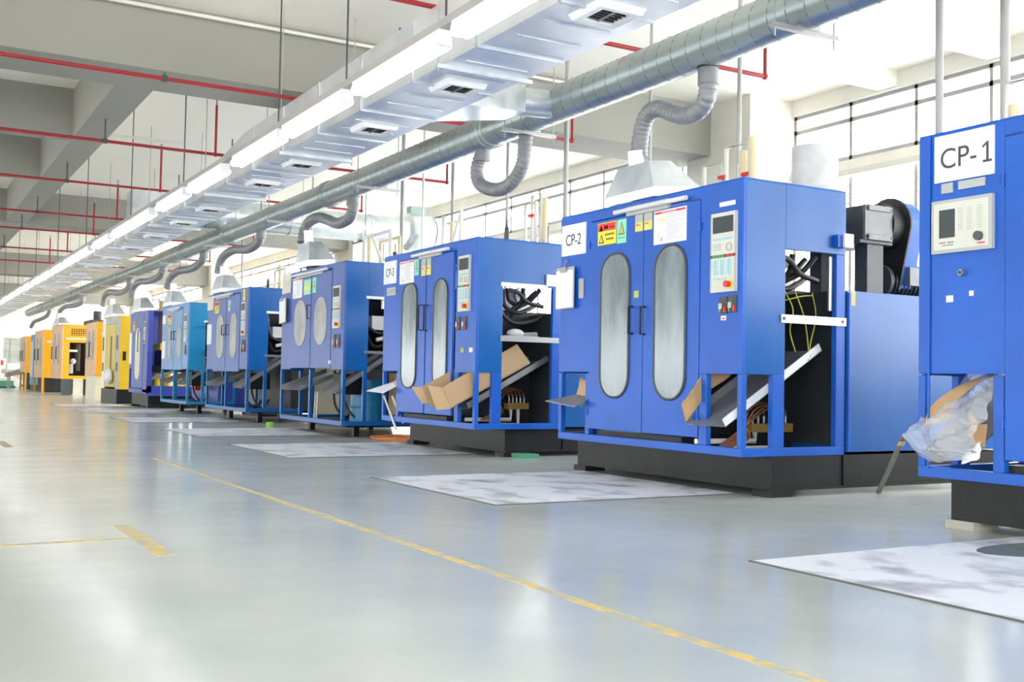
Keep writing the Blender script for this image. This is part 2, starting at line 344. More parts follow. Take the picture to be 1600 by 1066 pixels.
# cross duct running to the window wall
t = thing('round_cross_duct', 'fat round silver duct crossing to the window wall behind the second machine', 'duct', (0, 22, 4.13))
d = MB().tube([(4.6, 0, 0), (9.9, 0, 0)], 0.30, 28, GALV)
d.build('duct_body', GALV, t)
b = MB()
for x in (5.3, 7.2, 9.0): b.tube([(x, 0, 0), (x + 0.03, 0, 0)], 0.315, 28, GALV)
b.build('joint_band', GALV, t)
MB().tube([(9.9, 0, 0), (9.95, 0, 0), (9.96, 0, 0), (10.5, 0, 0), (10.55, 0, 0)], [0.30, 0.40, 0.42, 0.40, 0.30], 28, GALV).build('fan_housing', GALV, t)
MB().cyl((10.55, 0, 0), (10.62, 0, 0), 0.36, 24, GALV).cyl((10.62, 0, 0), (11.2, 0, 0), 0.26, 24, HOPPER).build('outlet_collar', GALV, t)
MB().box(10.0, 10.4, -0.1, 0.14, 0.38, 0.58).build('motor_box', mat('grey_green_paint', (0.30, 0.42, 0.40), 0.5), t, 'grey green motor box')
MB().box(4.0, 4.7, -0.32, 0.32, -0.40, 0.3, GALV).build('duct_transition', GALV, t)
b = MB()
for x in (6.5, 8.8): b.box(x, x + 0.05, -0.36, 0.36, -0.34, -0.30, STEEL).cyl((x + 0.02, -0.34, -0.34), (x + 0.02, -0.34, CZ - 4.13), 0.008, 6, GEAR).cyl((x + 0.02, 0.34, -0.34), (x + 0.02, 0.34, CZ - 4.13), 0.008, 6, GEAR)
b.build('hanger', STEEL, t)

# fluorescent lights
S = [0.55, 1.32, 2.08, 2.85, 3.64, 4.38, 5.26, 6.05, 6.94, 7.57, 8.40, 9.32, 10.08, 10.9, 11.76, 12.6, 13.5, 14.4, 15.3, 16.2, 17.3, 18.3, 19.3, 20.3]
ordn = ['nearest', 'second', 'third', 'fourth', 'fifth', 'sixth', 'seventh', 'eighth', 'ninth', 'tenth', 'eleventh', 'twelfth', 'thirteenth', 'fourteenth', 'fifteenth', 'sixteenth', 'seventeenth', 'eighteenth', 'nineteenth', 'twentieth', 'twenty-first', 'twenty-second', 'twenty-third', 'twenty-fourth']
t = thing('light_rail', 'long grey metal rail that carries the row of tube lights beside the duct', 'rail', (3.22, 0, 3.24))
MB().box(-0.045, 0.045, 1.0, 47.8, 0, 0.06).build('rail_channel', FRAMEM, t, bevel=0.003)
for y in (1.5, 6.55, 8.4, 10.2, 14.1, 17.6, 22, 26, 30.2, 34.5, 38.8, 44):
    MB().cyl((0, y, 0.06), (0, y, (CZ if not any(a < y < b for a, b in beamY) else BZ) - 3.24), 0.008, 6, GEAR).build('drop_rod', GEAR, t)
for i in range(len(S) - 1):
    a = S[i] * 2.3; ln = min(0.69 * 2.3, (S[i + 1] - S[i]) * 2.3 - 0.12)
    o = thing('tube_light', '%s lit fluorescent tube light from the near end of the row beside the duct' % ordn[i], 'light', (3.22, a, 3.15), group='lit tube lights in the row beside the duct')
    MB().box(-0.05, 0.05, 0.0, ln, 0.05, 0.09).build('lamp_body', WHITE, o, bevel=0.004)
    tb = MB()
    for x in (-0.04, 0.04): tb.tube([(x, 0.03, 0.005), (x, 0.05, 0.005), (x, ln - 0.05, 0.005), (x, ln - 0.03, 0.005)], [0.025, 0.039, 0.039, 0.025], 12, BRIGHT)
    tb.build('glowing_tube', BRIGHT, o)
    for y in (0.0, ln - 0.03): MB().box(-0.053, 0.053, y, y + 0.03, -0.02, 0.055).build('lamp_holder', WHITE, o)

# sprinkler pipes
sy = [8.06, 11.6, 15.2, 18.75, 22.75, 25.6, 29.7, 33.2, 36.8, 40.4]
nm = ['first red sprinkler pipe crossing the hall from the camera end', 'red sprinkler pipe just below the nearest grey cross beam', 'second red sprinkler pipe beyond the nearest cross beam', 'red sprinkler pipe in front of the second cross beam', 'red sprinkler pipe beside the fat round cross duct', 'red sprinkler pipe hidden close in front of the second cross beam', 'red sprinkler pipe just beyond the second cross beam', 'second red sprinkler pipe beyond the second cross beam', 'third red sprinkler pipe beyond the second cross beam', 'farthest red sprinkler pipe before the third cross beam']
for i, y in enumerate(sy[:8]):
    o = thing('sprinkler_pipe', nm[i], 'pipe', (0, y, 3.96))
    MB().cyl((XL, 0, 0), (7.55, 0, 0), 0.022 if i < 3 else 0.02, 10, RED).build('main_run', RED, o)
    for x in ((3.9, 7.55) if i > 1 else (7.55,)):
        r = MB().cyl((x, 0, -0.03), (x, 0, 0.70), 0.018, 8, RED).ball((x, 0, 0), 0.032, RED, 6).cyl((x, 0, 0.70), (x, 0, 0.78), 0.012, 8, STEEL).cyl((x, 0, 0.78), (x, 0, 0.785), 0.03, 10, STEEL)
        r.build('sprinkler_riser', RED, o)
    for x in (2.42, 5.1): MB().cyl((x, 0, 0), (x, 0, (0.06 if i < 2 else 0.30) if x < 3 else 1.03), 0.012, 6, GEAR).box(x - 0.03, x + 0.03, -0.03, 0.03, -0.028, 0.03, GEAR).build('pipe_clamp', GEAR, o)

# conduits dropping from the slab behind the machines
cn = [(7.0, 7.82, 2.45, 0.022, 'grey conduit drop beside the water pipes of machine CP-2, the nearer to the hood'), (7.0, 9.22, 1.9, 0.018, 'grey conduit drop left of the CP-2 hood'), (7.0, 5.54, 2.0, 0.03, 'grey conduit drop just behind machine CP-1, the farther from the frame edge'), (7.0, 4.97, 2.0, 0.035, 'thick grey conduit drop behind the CP-1 number sign'),
      (7.0, 12.3, 1.9, 0.02, 'grey conduit drop behind machine CP-3 inside the U-shaped hose'), (7.0, 13.9, 1.9, 0.025, 'grey conduit drop rising near the lamp of machine CP-3'), (7.0, 10.88, 1.9, 0.03, 'grey conduit drop between machines CP-2 and CP-3'), (7.0, 14.9, 1.9, 0.018, 'thin white conduit drop in front of the fan housing'), (7.0, 15.67, 1.9, 0.03, 'grey conduit drop at the near side of the cross duct'), (7.0, 19.9, 1.9, 0.02, 'grey conduit drop behind the fifth machine'), (7.0, 24.6, 1.9, 0.02, 'grey conduit drop behind the light blue machine')]
for x, y, z0, r, lb in cn:
    zt = BZ if any(a < y < b for a, b in beamY) else CZ
    MB().cyl((x, y, z0), (x, y, zt), r, 10, FRAMEM if 'white' not in lb else PVC).build('conduit_drop', FRAMEM, label=lb, cat='conduit')

# hoses
def hose(name_l, P, r=0.075, collar=True, x=5.78, xe=5.78):
    o = thing('flexible_hose', name_l, 'hose', P[0] if len(P[0]) == 3 else (x, *P[0]))
    b0 = Vector(o.location)
    m_ = len(P); pts = spline([Vector((x + (xe - x) * max(0, 1 - (m_ - 1 - i) / 4), *p)) - b0 for i, p in enumerate(P)], 10)
    # arc-length resample
    acc = [0.0]
    for a, b in zip(pts, pts[1:]): acc.append(acc[-1] + (b - a).length)
    tot = acc[-1]; stp = 0.0125; out = []; rs = []; j = 0; i = 0; s = 0.0
    while s <= tot:
        while j < len(acc) - 2 and acc[j + 1] < s: j += 1
        u = (s - acc[j]) / max(1e-6, acc[j + 1] - acc[j]); out.append(pts[j].lerp(pts[j + 1], min(1, u)))
        rs.append(r * (0.88, 0.97, 1.0, 0.97)[i % 4] if True else r); i += 1; s += stp
    MB().tube(out, rs, 14, HOSEG).build('hose_tube', HOSEG, o)
    if collar: MB().tube([(0, 0, 0.10), (0, 0, -0.12)], r + 0.008, 18, HOSEG).tube([(0, 0, 0.06), (0, 0, 0.015)], r + 0.016, 18, RUBBER).build('hose_collar', HOSEG, o)
    return o
HO = {
 2: [(6.84, 3.44), (6.84, 3.31), (6.86, 3.21), (6.95, 3.13), (7.14, 3.12), (7.31, 3.18), (7.49, 3.26), (7.64, 3.25), (7.73, 3.14), (7.77, 2.98), (7.77, 2.88)],
 3: [(10.74, 3.46), (10.84, 3.33), (10.87, 3.20), (10.76, 3.07), (10.45, 2.97), (10.19, 2.96), (9.97, 3.03), (9.83, 3.16), (9.80, 3.30), (9.78, 3.46)],
 4: [(14.70, 3.46), (14.68, 3.31), (14.84, 3.18), (15.28, 3.16), (15.73, 3.27), (16.07, 3.34), (16.42, 3.30), (16.56, 3.15), (16.54, 2.98)],
 5: [(19.15, 3.46), (19.3, 3.29), (19.94, 3.22), (20.71, 3.28), (21.25, 3.24), (21.52, 3.12), (21.58, 2.86)],
 6: [(23.22, 3.46), (23.47, 3.28), (24.26, 3.19), (25.23, 3.22), (25.9, 3.12), (26.12, 2.88)],
 7: [(27.18, 3.46), (27.52, 3.28), (28.65, 3.23), (29.71, 3.28), (30.3, 3.18), (30.45, 2.90)],
 8: [(31.39, 3.46), (31.63, 3.24), (32.78, 3.17), (34.04, 3.27), (34.75, 3.2), (34.95, 2.9)],
 10: [(39.85, 3.46), (40.1, 3.29), (41.43, 3.25), (43.53, 3.31), (44.6, 3.22), (44.9, 2.98)],
 11: [(48.54, 3.46), (49.11, 3.22), (51.27, 3.14), (53.2, 3.10), (54.1, 2.9)]}
hl = {2: 'S-shaped grey ribbed hose from the pipe to the hood of machine CP-2', 3: 'U-shaped grey ribbed hose looping back to the pipe above machine CP-3', 4: 'S-shaped grey ribbed hose ending at the fourth machine hood', 5: 'grey ribbed hose ending at the fifth machine hood', 6: 'grey ribbed hose ending at the hood of the light blue machine', 7: 'grey ribbed hose above the royal blue machine', 8: 'grey ribbed hose above the yellow machine with a pale frame', 10: 'grey ribbed hose above the orange machine with the side grille', 11: 'farthest grey ribbed hose above the last orange machine'}
for i, P in HO.items(): hose(hl[i], P, 0.085 if i in (4, 5, 6, 7, 8, 10, 11) else 0.078, xe={2: 5.78, 3: 5.78}.get(i, 5.66))

# exhaust hoods
def hood(lb, x, yc, zb, wx, wy, h, tilt=0.0, outy=0.0, pipe_h=0.14):
    o = thing('exhaust_hood', lb, 'hood', (x, yc, zb)); o.rotation_euler = (0, -tilt, 0)
    a, b = wx, wy / 2; ta0, ta1, tb = wx * 0.15, wx * 0.62, wy * 0.32; bz = h * 0.24
    m = MB().add([(0, -b, 0), (a, -b, 0), (a, b, 0), (0, b, 0), (0, -b, bz), (a, -b, bz), (a, b, bz), (0, b, bz), (ta0, -tb, h), (ta1, -tb, h), (ta1, tb, h), (ta0, tb, h)],
        [(0, 1, 5, 4), (1, 2, 6, 5), (2, 3, 7, 6), (3, 0, 4, 7), (4, 5, 9, 8), (5, 6, 10, 9), (6, 7, 11, 10), (7, 4, 8, 11), (8, 9, 10, 11), (0, 3, 2, 1)])
    m.build('hood_shell', GALV, o)
    oy = outy; ox = (0.20 if wx > 0.45 else 0.18); MB().cyl((ox, oy, h - 0.12), (ox, oy, h + pipe_h), 0.07, 18).build('hood_outlet', GALV, o)
    MB().box(0.05, 0.07, -b + 0.1, -b + 0.12, -0.075, 0).box(0.05, 0.07, b - 0.12, b - 0.1, -0.075, 0).box(0.1, a * 0.8, -b * 0.6, b * 0.3, -0.07, 0, BLACK).build('hood_support', GEAR, o)
hood('galvanised hood with a silver outlet on top of machine CP-2', 5.58, 7.64, 2.44, 0.50, 0.72, 0.32, 0.12, 0.12)
hood('galvanised hood standing on the fourth machine', 5.48, 15.98, 2.53, 0.42, 0.66, 0.38, 0.10, 0.12, 0.2)
hood('galvanised hood standing on the fifth machine', 5.48, 20.98, 2.44, 0.40, 0.85, 0.34, 0, 0.2, 0.2)
hood('galvanised hood standing on the light blue machine', 5.48, 25.28, 2.40, 0.38, 0.85, 0.34, 0, 0.2, 0.2)
hood('galvanised hood standing on the royal blue machine', 5.48, 28.8, 2.42, 0.36, 1.1, 0.36, 0.05, 0.4, 0.2)
hood('pale hood standing on the yellow machine with a pale frame', 5.48, 32.9, 2.45, 0.36, 1.4, 0.38, 0, 0.4, 0.2)
hood('pale hood standing on the orange machine with the side grille', 5.48, 44.2, 2.61, 0.38, 1.8, 0.30, 0, 0.5, 0.2)

# ------------------------------------------------------------------ machine pieces (local frame: x depth, y along the row, z up)
X0 = 5.51
def sheet(name, par, yl, yr, z0, z1, base, extras=(), label=None, x=-0.0115):
    """front-facing sticker; extras = (u0,u1,v0,v1,material) with u from the left, v from the bottom; a triangle when 6th item is 't'"""
    b = MB().box(x, -0.0005, yr, yl, z0, z1, base); w_ = yl - yr; h_ = z1 - z0
    for e_ in extras:
        u0, u1, v0, v1, m = e_[:5]; ya, yb = yl - u0 * w_, yl - u1 * w_; za, zb = z0 + v0 * h_, z0 + v1 * h_
        k_ = 0.0012 * (2 if len(e_) > 6 else 1)
        if len(e_) > 5 and e_[5] == 't': b.prism([(x, ya, za), (x, yb, za), (x, (ya + yb) / 2, zb)], (-k_, 0, 0), m)
        else: b.box(x - k_, x, yb, ya, za, zb, m)
    return b.build(name, base, par, label)
def warn(par, yl, yr, z0, z1):
    ex = [(0.03, 0.97, 0.62, 0.96, REDS), (0.10, 0.28, 0.64, 0.92, WHITE, 't'), (0.36, 0.44, 0.70, 0.86, WHITE), (0.48, 0.56, 0.70, 0.86, WHITE), (0.64, 0.9, 0.74, 0.78, PANELC), (0.05, 0.36, 0.08, 0.50, INK, 't'), (0.12, 0.29, 0.13, 0.38, YELS, 't', 2)]
    for i in range(6): ex.append((0.40 + i * 0.085, 0.46 + i * 0.085, 0.40, 0.50, INK))
    for i in range(7): ex.append((0.46 + i * 0.06, 0.505 + i * 0.06, 0.20, 0.28, INK))
    return sheet('warning_sign', par, yl, yr, z0, z1, YELS, ex, 'red and yellow warning sign')
def mint(par, yl, yr, z0, z1):
    return sheet('safety_sticker', par, yl, yr, z0, z1, MINT, [(0.14, 0.86, 0.36, 0.90, INK, 't'), (0.22, 0.78, 0.40, 0.82, mat('olive_print', (0.45, 0.55, 0.12), 0.5), 't', 2)] + [(0.16 + i * 0.19, 0.28 + i * 0.19, 0.2, 0.26, GREENS) for i in range(4)], 'mint green triangle sticker')
def yelst(par, yl, yr, z0, z1):
    return sheet('caution_sticker', par, yl, yr, z0, z1, mat('pale_yellow_print', (0.80, 0.70, 0.16), 0.5), [(0.0, 1.0, 0.52, 1.0, mat('grey_green_print', (0.45, 0.50, 0.42), 0.5)), (0.1, 0.5, 0.36, 0.42, REDS), (0.6, 0.68, 0.22, 0.42, GREYINK)], 'small grey and yellow sticker')
def notice(par, yl, yr, z0, z1, head=True):
    ex = [(0.03, 0.97, 0.90, 0.96, REDS), (0.24, 0.70, 0.905, 0.945, mat('pink_print', (0.85, 0.35, 0.38), 0.6), 'b', 2), (0.16, 0.34, 0.68, 0.74, mat('lime_print', (0.80, 0.85, 0.25), 0.6)), (0.12, 0.18, 0.10, 0.36, mat('pale_green_print', (0.65, 0.80, 0.62), 0.6)), (0.22, 0.28, 0.08, 0.2, mat('pink_print', (0.85, 0.35, 0.38), 0.6))]
    rn = random.Random(5)
    for i in range(14):
        v = 0.85 - i * 0.055; u0 = 0.36 + rn.random() * 0.06; ex.append((u0, min(0.95, u0 + 0.3 + 0.3 * rn.random()), v - 0.008, v + 0.006, GREYINK))
    return sheet('notice_sheet', par, yl, yr, z0, z1, WHITE, ex, 'white notice sheet with a red heading')
def plate(par, s, yl, yr, z0, z1, base=WHITE, ink=INK, hh=0.5, fw_=1.0):
    o = sheet('number_sign', par, yl, yr, z0, z1, base, (), 'sign reading ' + s)
    text('lettering', s, (z1 - z0) * hh, -0.012, (yl + yr) / 2, (z0 + z1) / 2, ink, o, fw_)
    return o
def cpanel(par, yl, yr, z0, z1, stop=True):
    w_, h_ = yl - yr, z1 - z0
    o = MB().box(-0.022, 0, yr, yl, z0, z1, PANELC).box(-0.024, -0.022, yr, yr + 0.012, z0, z1, PANELR).box(-0.024, -0.022, yl - 0.012, yl, z0, z1, PANELR)
    y = lambda u: yl - u * w_
    z = lambda v: z0 + v * h_
    def r(u0, u1, v0, v1, m, t_=0.026): o.box(-t_, -0.022, y(u1), y(u0), z(v0), z(v1), m)
    for i in range(9): r(0.10 + i * 0.09, 0.165 + i * 0.09, 0.655, 0.68, CYAN)
    for i in range(3):
        for j in range(3): r(0.12 + i * 0.11, 0.20 + i * 0.11, 0.53 + j * 0.03, 0.55 + j * 0.03, PANELR, 0.024)
    r(0.0, 1.0, 0.435, 0.47, INK)
    for i in range(4): r(0.12 + i * 0.115, 0.19 + i * 0.115, 0.437, 0.468, GREENS, 0.029)
    for i in range(2): r(0.68 + i * 0.14, 0.78 + i * 0.14, 0.437, 0.468, REDS, 0.029)
    for c in (0.13, 0.40, 0.67):
        for i in range(6):
            for j in range(2): r(c + j * 0.09, c + j * 0.09 + 0.07, 0.22 + i * 0.032, 0.245 + i * 0.032, CYAN)
    for i in range(4): r(0.12 + i * 0.15, 0.20 + i * 0.15, 0.155, 0.18, CYAN)
    ob = o.build('control_panel', PANELC, par, 'beige keypad control panel', bevel=0)
    MB().box(-0.027, -0.022, y(0.90), y(0.10), z(0.745), z(0.95), SCREEN).build('display_screen', SCREEN, ob)
    ring = [(-0.027, y(0.75) + 0.03 * math.cos(a), z(0.56) + 0.03 * math.sin(a)) for a in (2 * math.pi * i / 16 for i in range(16))]
    MB().tube(ring, 0.004, 6, PANELR, closed=True).build('dial_ring', GEAR, ob)
    if stop: MB().cyl((-0.022, y(0.80), z(0.09)), (-0.032, y(0.80), z(0.09)), 0.032, 18, YELS).cyl((-0.032, y(0.80), z(0.09)), (-0.07, y(0.80), z(0.09)), 0.022, 16, REDS, 0.026).build('emergency_stop', REDS, ob, 'red emergency stop button on yellow disc')
    return ob
def switch(par, y, z, h=0.13):
    o = MB().box(-0.012, 0, y - 0.045, y + 0.045, z, z + h, GEAR).build('switch_plate', GEAR, par, bevel=0.003)
    MB().box(-0.032, -0.012, y - 0.012, y + 0.026, z + h * 0.25, z + h * 0.60, STEEL).box(-0.022, -0.012, y - 0.036, y - 0.016, z + 0.01, z + h * 0.4, REDS).box(-0.022, -0.012, y + 0.018, y + 0.034, z + 0.01, z + h * 0.25, GREENS).build('rocker', STEEL, o)
def door(par, y0, y1, z0, z1, col, win, wr_, pane, gas=True, hy=None, hz=None, hh=0.23):
    o = MB().box(-0.008, 0.022, y0 + 0.004, y1 - 0.004, z0, z1).build('door', col, par, bevel=0.004)
    a, b, c, d_ = win
    MB().prism(stadium(a, b, c, d_, wr_, -0.016), (0.008, 0, 0)).build('window_pane', pane, o)
    if gas: MB().tube(stadium(a, b, c, d_, wr_, -0.014), 0.011, 6, GASKET, closed=True).build('gasket', GASKET, o)
    if hy is not None:
        MB().tube([(-0.008, hy, hz + hh), (-0.055, hy, hz + hh), (-0.055, hy, hz), (-0.008, hy, hz)], 0.010, 8, RUBBER).build('door_handle', RUBBER, o)
    return o
def hinge(par, y, zs):
    for z in zs: MB().cyl((-0.014, y, z), (-0.014, y, z + 0.07), 0.009, 8).box(-0.01, 0, y - 0.02, y + 0.02, z + 0.012, z + 0.058).build('hinge', BLUE, par)
def lamp(par, y0, y1, z0, z1):
    MB().box(-0.03, 0, y0 + 0.25, y1 - 0.15, z0 - 0.05, z0 + 0.03, PANELR).tube([(-0.045, y1, z1), (-0.045, y0, z0 + (z0 - z1) * 0)], 0.020, 12, LAMP).build('machine_lamp', LAMP, par, 'unlit lamp tube over the doors')
def base(par, x0, x1, y0, y1, z0=0.05, z1=0.31, foot=BLACK):
    b = MB().box(x0, x0 + 0.06, y0, y1, z0, z1).box(x0 + 0.06, x1, y0, y0 + 0.06, z0, z1).box(x0 + 0.06, x1, y1 - 0.06, y1, z0, z1)
    b.box(x0 - 0.015, x0 + 0.1, y0 - 0.015, y0, z0 + 0.02, z1 - 0.001).box(x0 + 0.75, x0 + 0.9, y0 - 0.012, y0, z0 + 0.02, z1).box(x0, x1, y0 - 0.02, y0, z0, z0 + 0.02).box(x0 + 0.06, x1 - 0.06, y0 + 0.06, y1 - 0.06, z1 - 0.03, z1)
    b.build('base_frame', BLACK, par, 'black steel base')
    for i, (x, y) in enumerate(((x0, y0), (x0, y1 - 0.16), (x1 - 0.3, y0), (x1 - 0.3, y1 - 0.16))): MB().box(x - 0.03, x + 0.20, y - 0.02, y + 0.18, 0, z0, foot if i < 2 else BLACK).build('foot', BLACK, par)
def frame_low(par, W, zt, zb, D, col, yposts, xposts, t_=0.05):
    """lower open frame: bottom rails, posts"""
    b = MB().box(0, t_, 0, W, zb, zb + 0.065).box(t_, D, 0, t_, zb, zb + 0.065).box(t_, D, W - t_, W, zb, zb + 0.065)
    for y0, y1 in yposts: b.box(0, t_, y0, y1, zb + 0.065, zt)
    for x0, x1, z1 in xposts:
        if x0 == 0: continue
        for ya in (0, W - t_): b.box(x0, x1, ya, ya + t_, zb + 0.065, z1)
    return b.build('lower_frame', col, par, bevel=0.004)
def hoses_in(par, name, sets, m, r):
    for P in sets: MB().tube(spline(P, 6), r, 8, m).build(name, m, par)
def tray(par, x0, z0, x1, z1, y0, y1, edge=TRAY, name='chute', lip=0.07):
    b = MB(); d_ = Vector((x1 - x0, 0, z1 - z0)); n_ = Vector((-d_.z, 0, d_.x)).normalized()
    P = lambda x, y, z: (x, y, z)
    def slab(ya, yb, h0, h1, m):
        o_ = [Vector((x0, 0, z0)) + n_ * h0, Vector((x1, 0, z1)) + n_ * h0, Vector((x1, 0, z1)) + n_ * h1, Vector((x0, 0, z0)) + n_ * h1]
        b.prism([(v.x, ya, v.z) for v in o_], (0, yb - ya, 0), m)
    slab(y0, y1, 0, 0.006, TRAY); slab(y0, y0 + 0.006, 0, lip, edge); slab(y1 - 0.006, y1, 0, lip, TRAY)
    return b.build(name, TRAY, par, 'sloping sheet metal chute')
def manifold(par, x0, x1, y, z, nn=7):
    o = MB().box(x0, x1, y, y + 0.09, z, z + 0.07, BRASS).build('valve_manifold', BRASS, par, 'brass valve block with brown tubes')
    v = MB()
    for i in range(nn):
        x = x0 + 0.04 + (x1 - x0 - 0.08) * i / (nn - 1); v.cyl((x, y + 0.045, z + 0.07), (x, y + 0.045, z + 0.13), 0.012, 8, STEEL).cyl((x, y + 0.045, z + 0.13), (x - 0.02, y + 0.03, z + 0.17), 0.010, 8, STEEL)
    v.build('valve', STEEL, o)
    for i in range(nn):
        x = x0 + 0.04 + (x1 - x0 - 0.08) * i / (nn - 1)
        MB().tube(spline([(x - 0.02, y + 0.03, z + 0.17), (x - 0.1, y, z + 0.27 - 0.012 * i), (x - 0.32, y - 0.06, z + 0.18), (x0 - 0.12 - 0.03 * i, y - 0.1, z - 0.02), (x0 - 0.3 - 0.02 * i, y - 0.05, z - 0.12)], 6), 0.008, 6, BROWNH).build('tube', BROWNH, o)
    MB().tube([(x0 + 0.06, y + 0.04, z), (x0 + 0.06, y + 0.04, 0.40), (x0 - 0.5, y + 0.1, 0.40)], 0.022, 10, PVC).tube([(x1 - 0.12, y + 0.04, z), (x1 - 0.12, y + 0.04, 0.34), (x0 - 0.2, y + 0.04, 0.34)], 0.022, 10, PVC).build('drain_pipe', PVC, o)

def machineA(n, Yc, lb, W=2.53, ym=2.02, dx=0.43, bx=0.31, by=(0.0, 2.65)):
    t = thing('blow_molding_machine', lb, 'machine', (X0, Yc, 0))
    zt = 2.40
    # cabinet shell: front strips, header, roof, side walls with an opening
    b = MB().box(0, 0.03, 0, 0.49, 0.93, zt, BLUE).box(0, 0.03, ym, W, 0.94, zt, BLUE).box(0, 0.03, 0.49, ym, 2.31, zt, BLUE)
    b.box(0, 1.08, 0, W, zt, zt + 0.012, BLUE)
    for ya, yb in ((0, 0.03), (W - 0.03, W)):
        b.box(0.03, dx, ya, yb, 0.93, zt, SIDEB).box(dx, 1.08, ya, yb, 1.90, zt, SIDEB)
    b.build('cabinet_shell', BLUE, t, bevel=0.003)
    frame_low(t, W, 0.93, 0.31, 1.08, BLUE, ((0, 0.05), (0.40, 0.49), ((2.02, 2.08) if ym > 2 else (1.94, 2.01)), (W - 0.05, W)), ((0, 0.05, 0.93), (dx - 0.12, dx, 0.93), (0.98, 1.08, 1.90)))
    # inside
    MB().box(dx + 0.20, 3.1, 0.62, 2.1, 0.31, 1.66).box(dx + 0.1, 1.05, 1.1, 1.5, 1.66, 1.95).build('inner_frame', DKGREY, t, bevel=0.01)
    MB().box(1.055, 1.085, 0.06, 2.4, 0.38, 1.62).build('inner_panel', DKGREY, t, 'dark grey inner panel')
    MB().box(0.55, 1.0, 0.5, 1.0, 1.66, 1.92, PVC).cyl((0.85, 0.45, 1.84), (0.85, 0.5, 1.84), 0.10, 16, STEEL).cyl((0.85, 0.43, 1.84), (0.85, 0.45, 1.84), 0.03, 12, GEAR).build('clamp_block', PVC, t, bevel=0.01)
    hoses_in(t, 'rubber_hose', [[(0.50, 0.3, 1.88), (0.52, 0.3, 1.70), (0.66, 0.25, 1.62), (0.86, 0.3, 1.68), (1.0, 0.35, 1.74)], [(0.58, 0.35, 1.9), (0.60, 0.33, 1.76), (0.74, 0.3, 1.72), (0.94, 0.3, 1.88)], [(0.72, 0.22, 1.9), (0.70, 0.25, 1.74), (0.52, 0.3, 1.60), (0.44, 0.35, 1.56)], [(0.44, 0.12, 1.86), (0.60, 0.14, 1.84), (0.74, 0.16, 1.74), (0.97, 0.2, 1.70)], [(0.90, 0.15, 1.89), (0.80, 0.2, 1.76), (0.66, 0.3, 1.66), (0.62, 0.35, 1.5)]], RUBBER, 0.024)
    base(t, bx, 3.2, by[0], by[1], foot=CONC if n == 1 else BLACK)
    # lamp and doors
    lamp(t, 0.62, 1.60, 2.335, 2.335)
    MB().box(0.045, 1.0, 0.75, 1.95, 0.345, 0.42).build('sill_pan', BLACK, t)
    return t

# ---- CP-2
t = machineA(2, 6.095, 'blue blow molding machine with the CP-2 sign, two windowed doors and an open side')
do = door(t, 0.49, 1.22, 0.43, 2.30, BLUE, (0.65, 1.05, 0.72, 1.98), 0.19, PANE, hy=1.19, hz=1.26)
do = door(t, 1.22, 2.02, 0.43, 2.30, BLUE, (1.41, 1.83, 0.72, 1.98), 0.19, PANE, hy=1.36, hz=1.27)
hinge(t, 0.485, (2.06, 0.52)); hinge(t, 2.03, (2.06, 0.55))
plate(t, 'CP-2', 2.50, 2.10, 2.03, 2.32, hh=0.36, fw_=0.86)
warn(t, 1.90, 1.62, 2.075, 2.275); mint(t, 1.605, 1.47, 2.065, 2.275)
yelst(t, 1.34, 1.235, 2.14, 2.285); yelst(t, 1.215, 1.105, 2.14, 2.285); notice(t, 1.08, 0.655, 2.00, 2.28)
sheet('hazard_sticker', t, 1.345, 1.28, 1.575, 1.635, mat('lime_sticker', (0.45, 0.55, 0.08), 0.5), (), x=-0.010)
cpanel(t, 0.345, 0.06, 1.555, 2.165)
switch(t, 0.21, 1.39); switch(t, 0.105, 1.395)
sheet('paint_patch', t, 0.27, 0.09, 2.215, 2.25, WHITE, (), 'white worn paint patch', x=-0.002)
sheet('small_tag', t, 0.24, 0.18, 1.34, 1.375, WHITE, ((0.2, 0.8, 0.2, 0.5, REDS),), x=-0.002)
sheet('metal_plate', t, 2.20, 2.12, 1.62, 1.80, STEEL, ())
MB().box(0.38, 1.08, -0.012, 0.0, 1.33, 1.395, STEEL).cyl((0.41, -0.016, 1.365), (0.41, -0.012, 1.365), 0.012, 8, GEAR).cyl((1.04, -0.016, 1.365), (1.04, -0.012, 1.365), 0.012, 8, GEAR).build('side_rail', STEEL, t, 'bare steel cross rail')
MB().box(0.94, 1.04, -0.05, 0.0, 1.95, 2.05, BLUE).box(0.99, 1.09, -0.075, -0.05, 1.95, 2.06, PVC).build('junction_box', PVC, t, bevel=0.003)
MB().box(0.93, 0.965, 0.03, 0.05, 1.45, 1.88, STEEL).build('cable_duct', STEEL, t)
tray(t, -0.06, 0.53, 0.93, 1.13, 0.10, 0.56, FILMW)
hoses_in(t, 'signal_wire', [[(0.62, 0.2, 1.60), (0.66, 0.15, 1.45), (0.60, 0.12, 1.28), (0.68, 0.14, 1.12)], [(0.72, 0.2, 1.62), (0.78, 0.15, 1.40), (0.80, 0.12, 1.15), (0.78, 0.1, 1.05)], [(0.92, 0.2, 1.60), (0.88, 0.12, 1.40), (0.82, 0.12, 1.18), (0.80, 0.1, 1.08)], [(0.60, 0.2, 1.52), (0.75, 0.15, 1.56), (0.92, 0.2, 1.58)]], YWIRE, 0.005)
manifold(t, 0.50, 0.94, 0.42, 0.47)
hb = MB().box(1.10, 3.1, 0.0, 0.6, 0.33, 1.62, SIDEB).box(1.10, 1.13, -0.02, 0.0, 0.33, 1.60, BLUE); hb.build('rear_housing', SIDEB, t, 'blue rear housing panel', bevel=0.006)
sheet_o = MB().box(1.135, 1.19, -0.003, 0.0, 1.50, 1.62, mat('ochre_label', (0.70, 0.55, 0.20), 0.6)).build('rating_label', None, t)
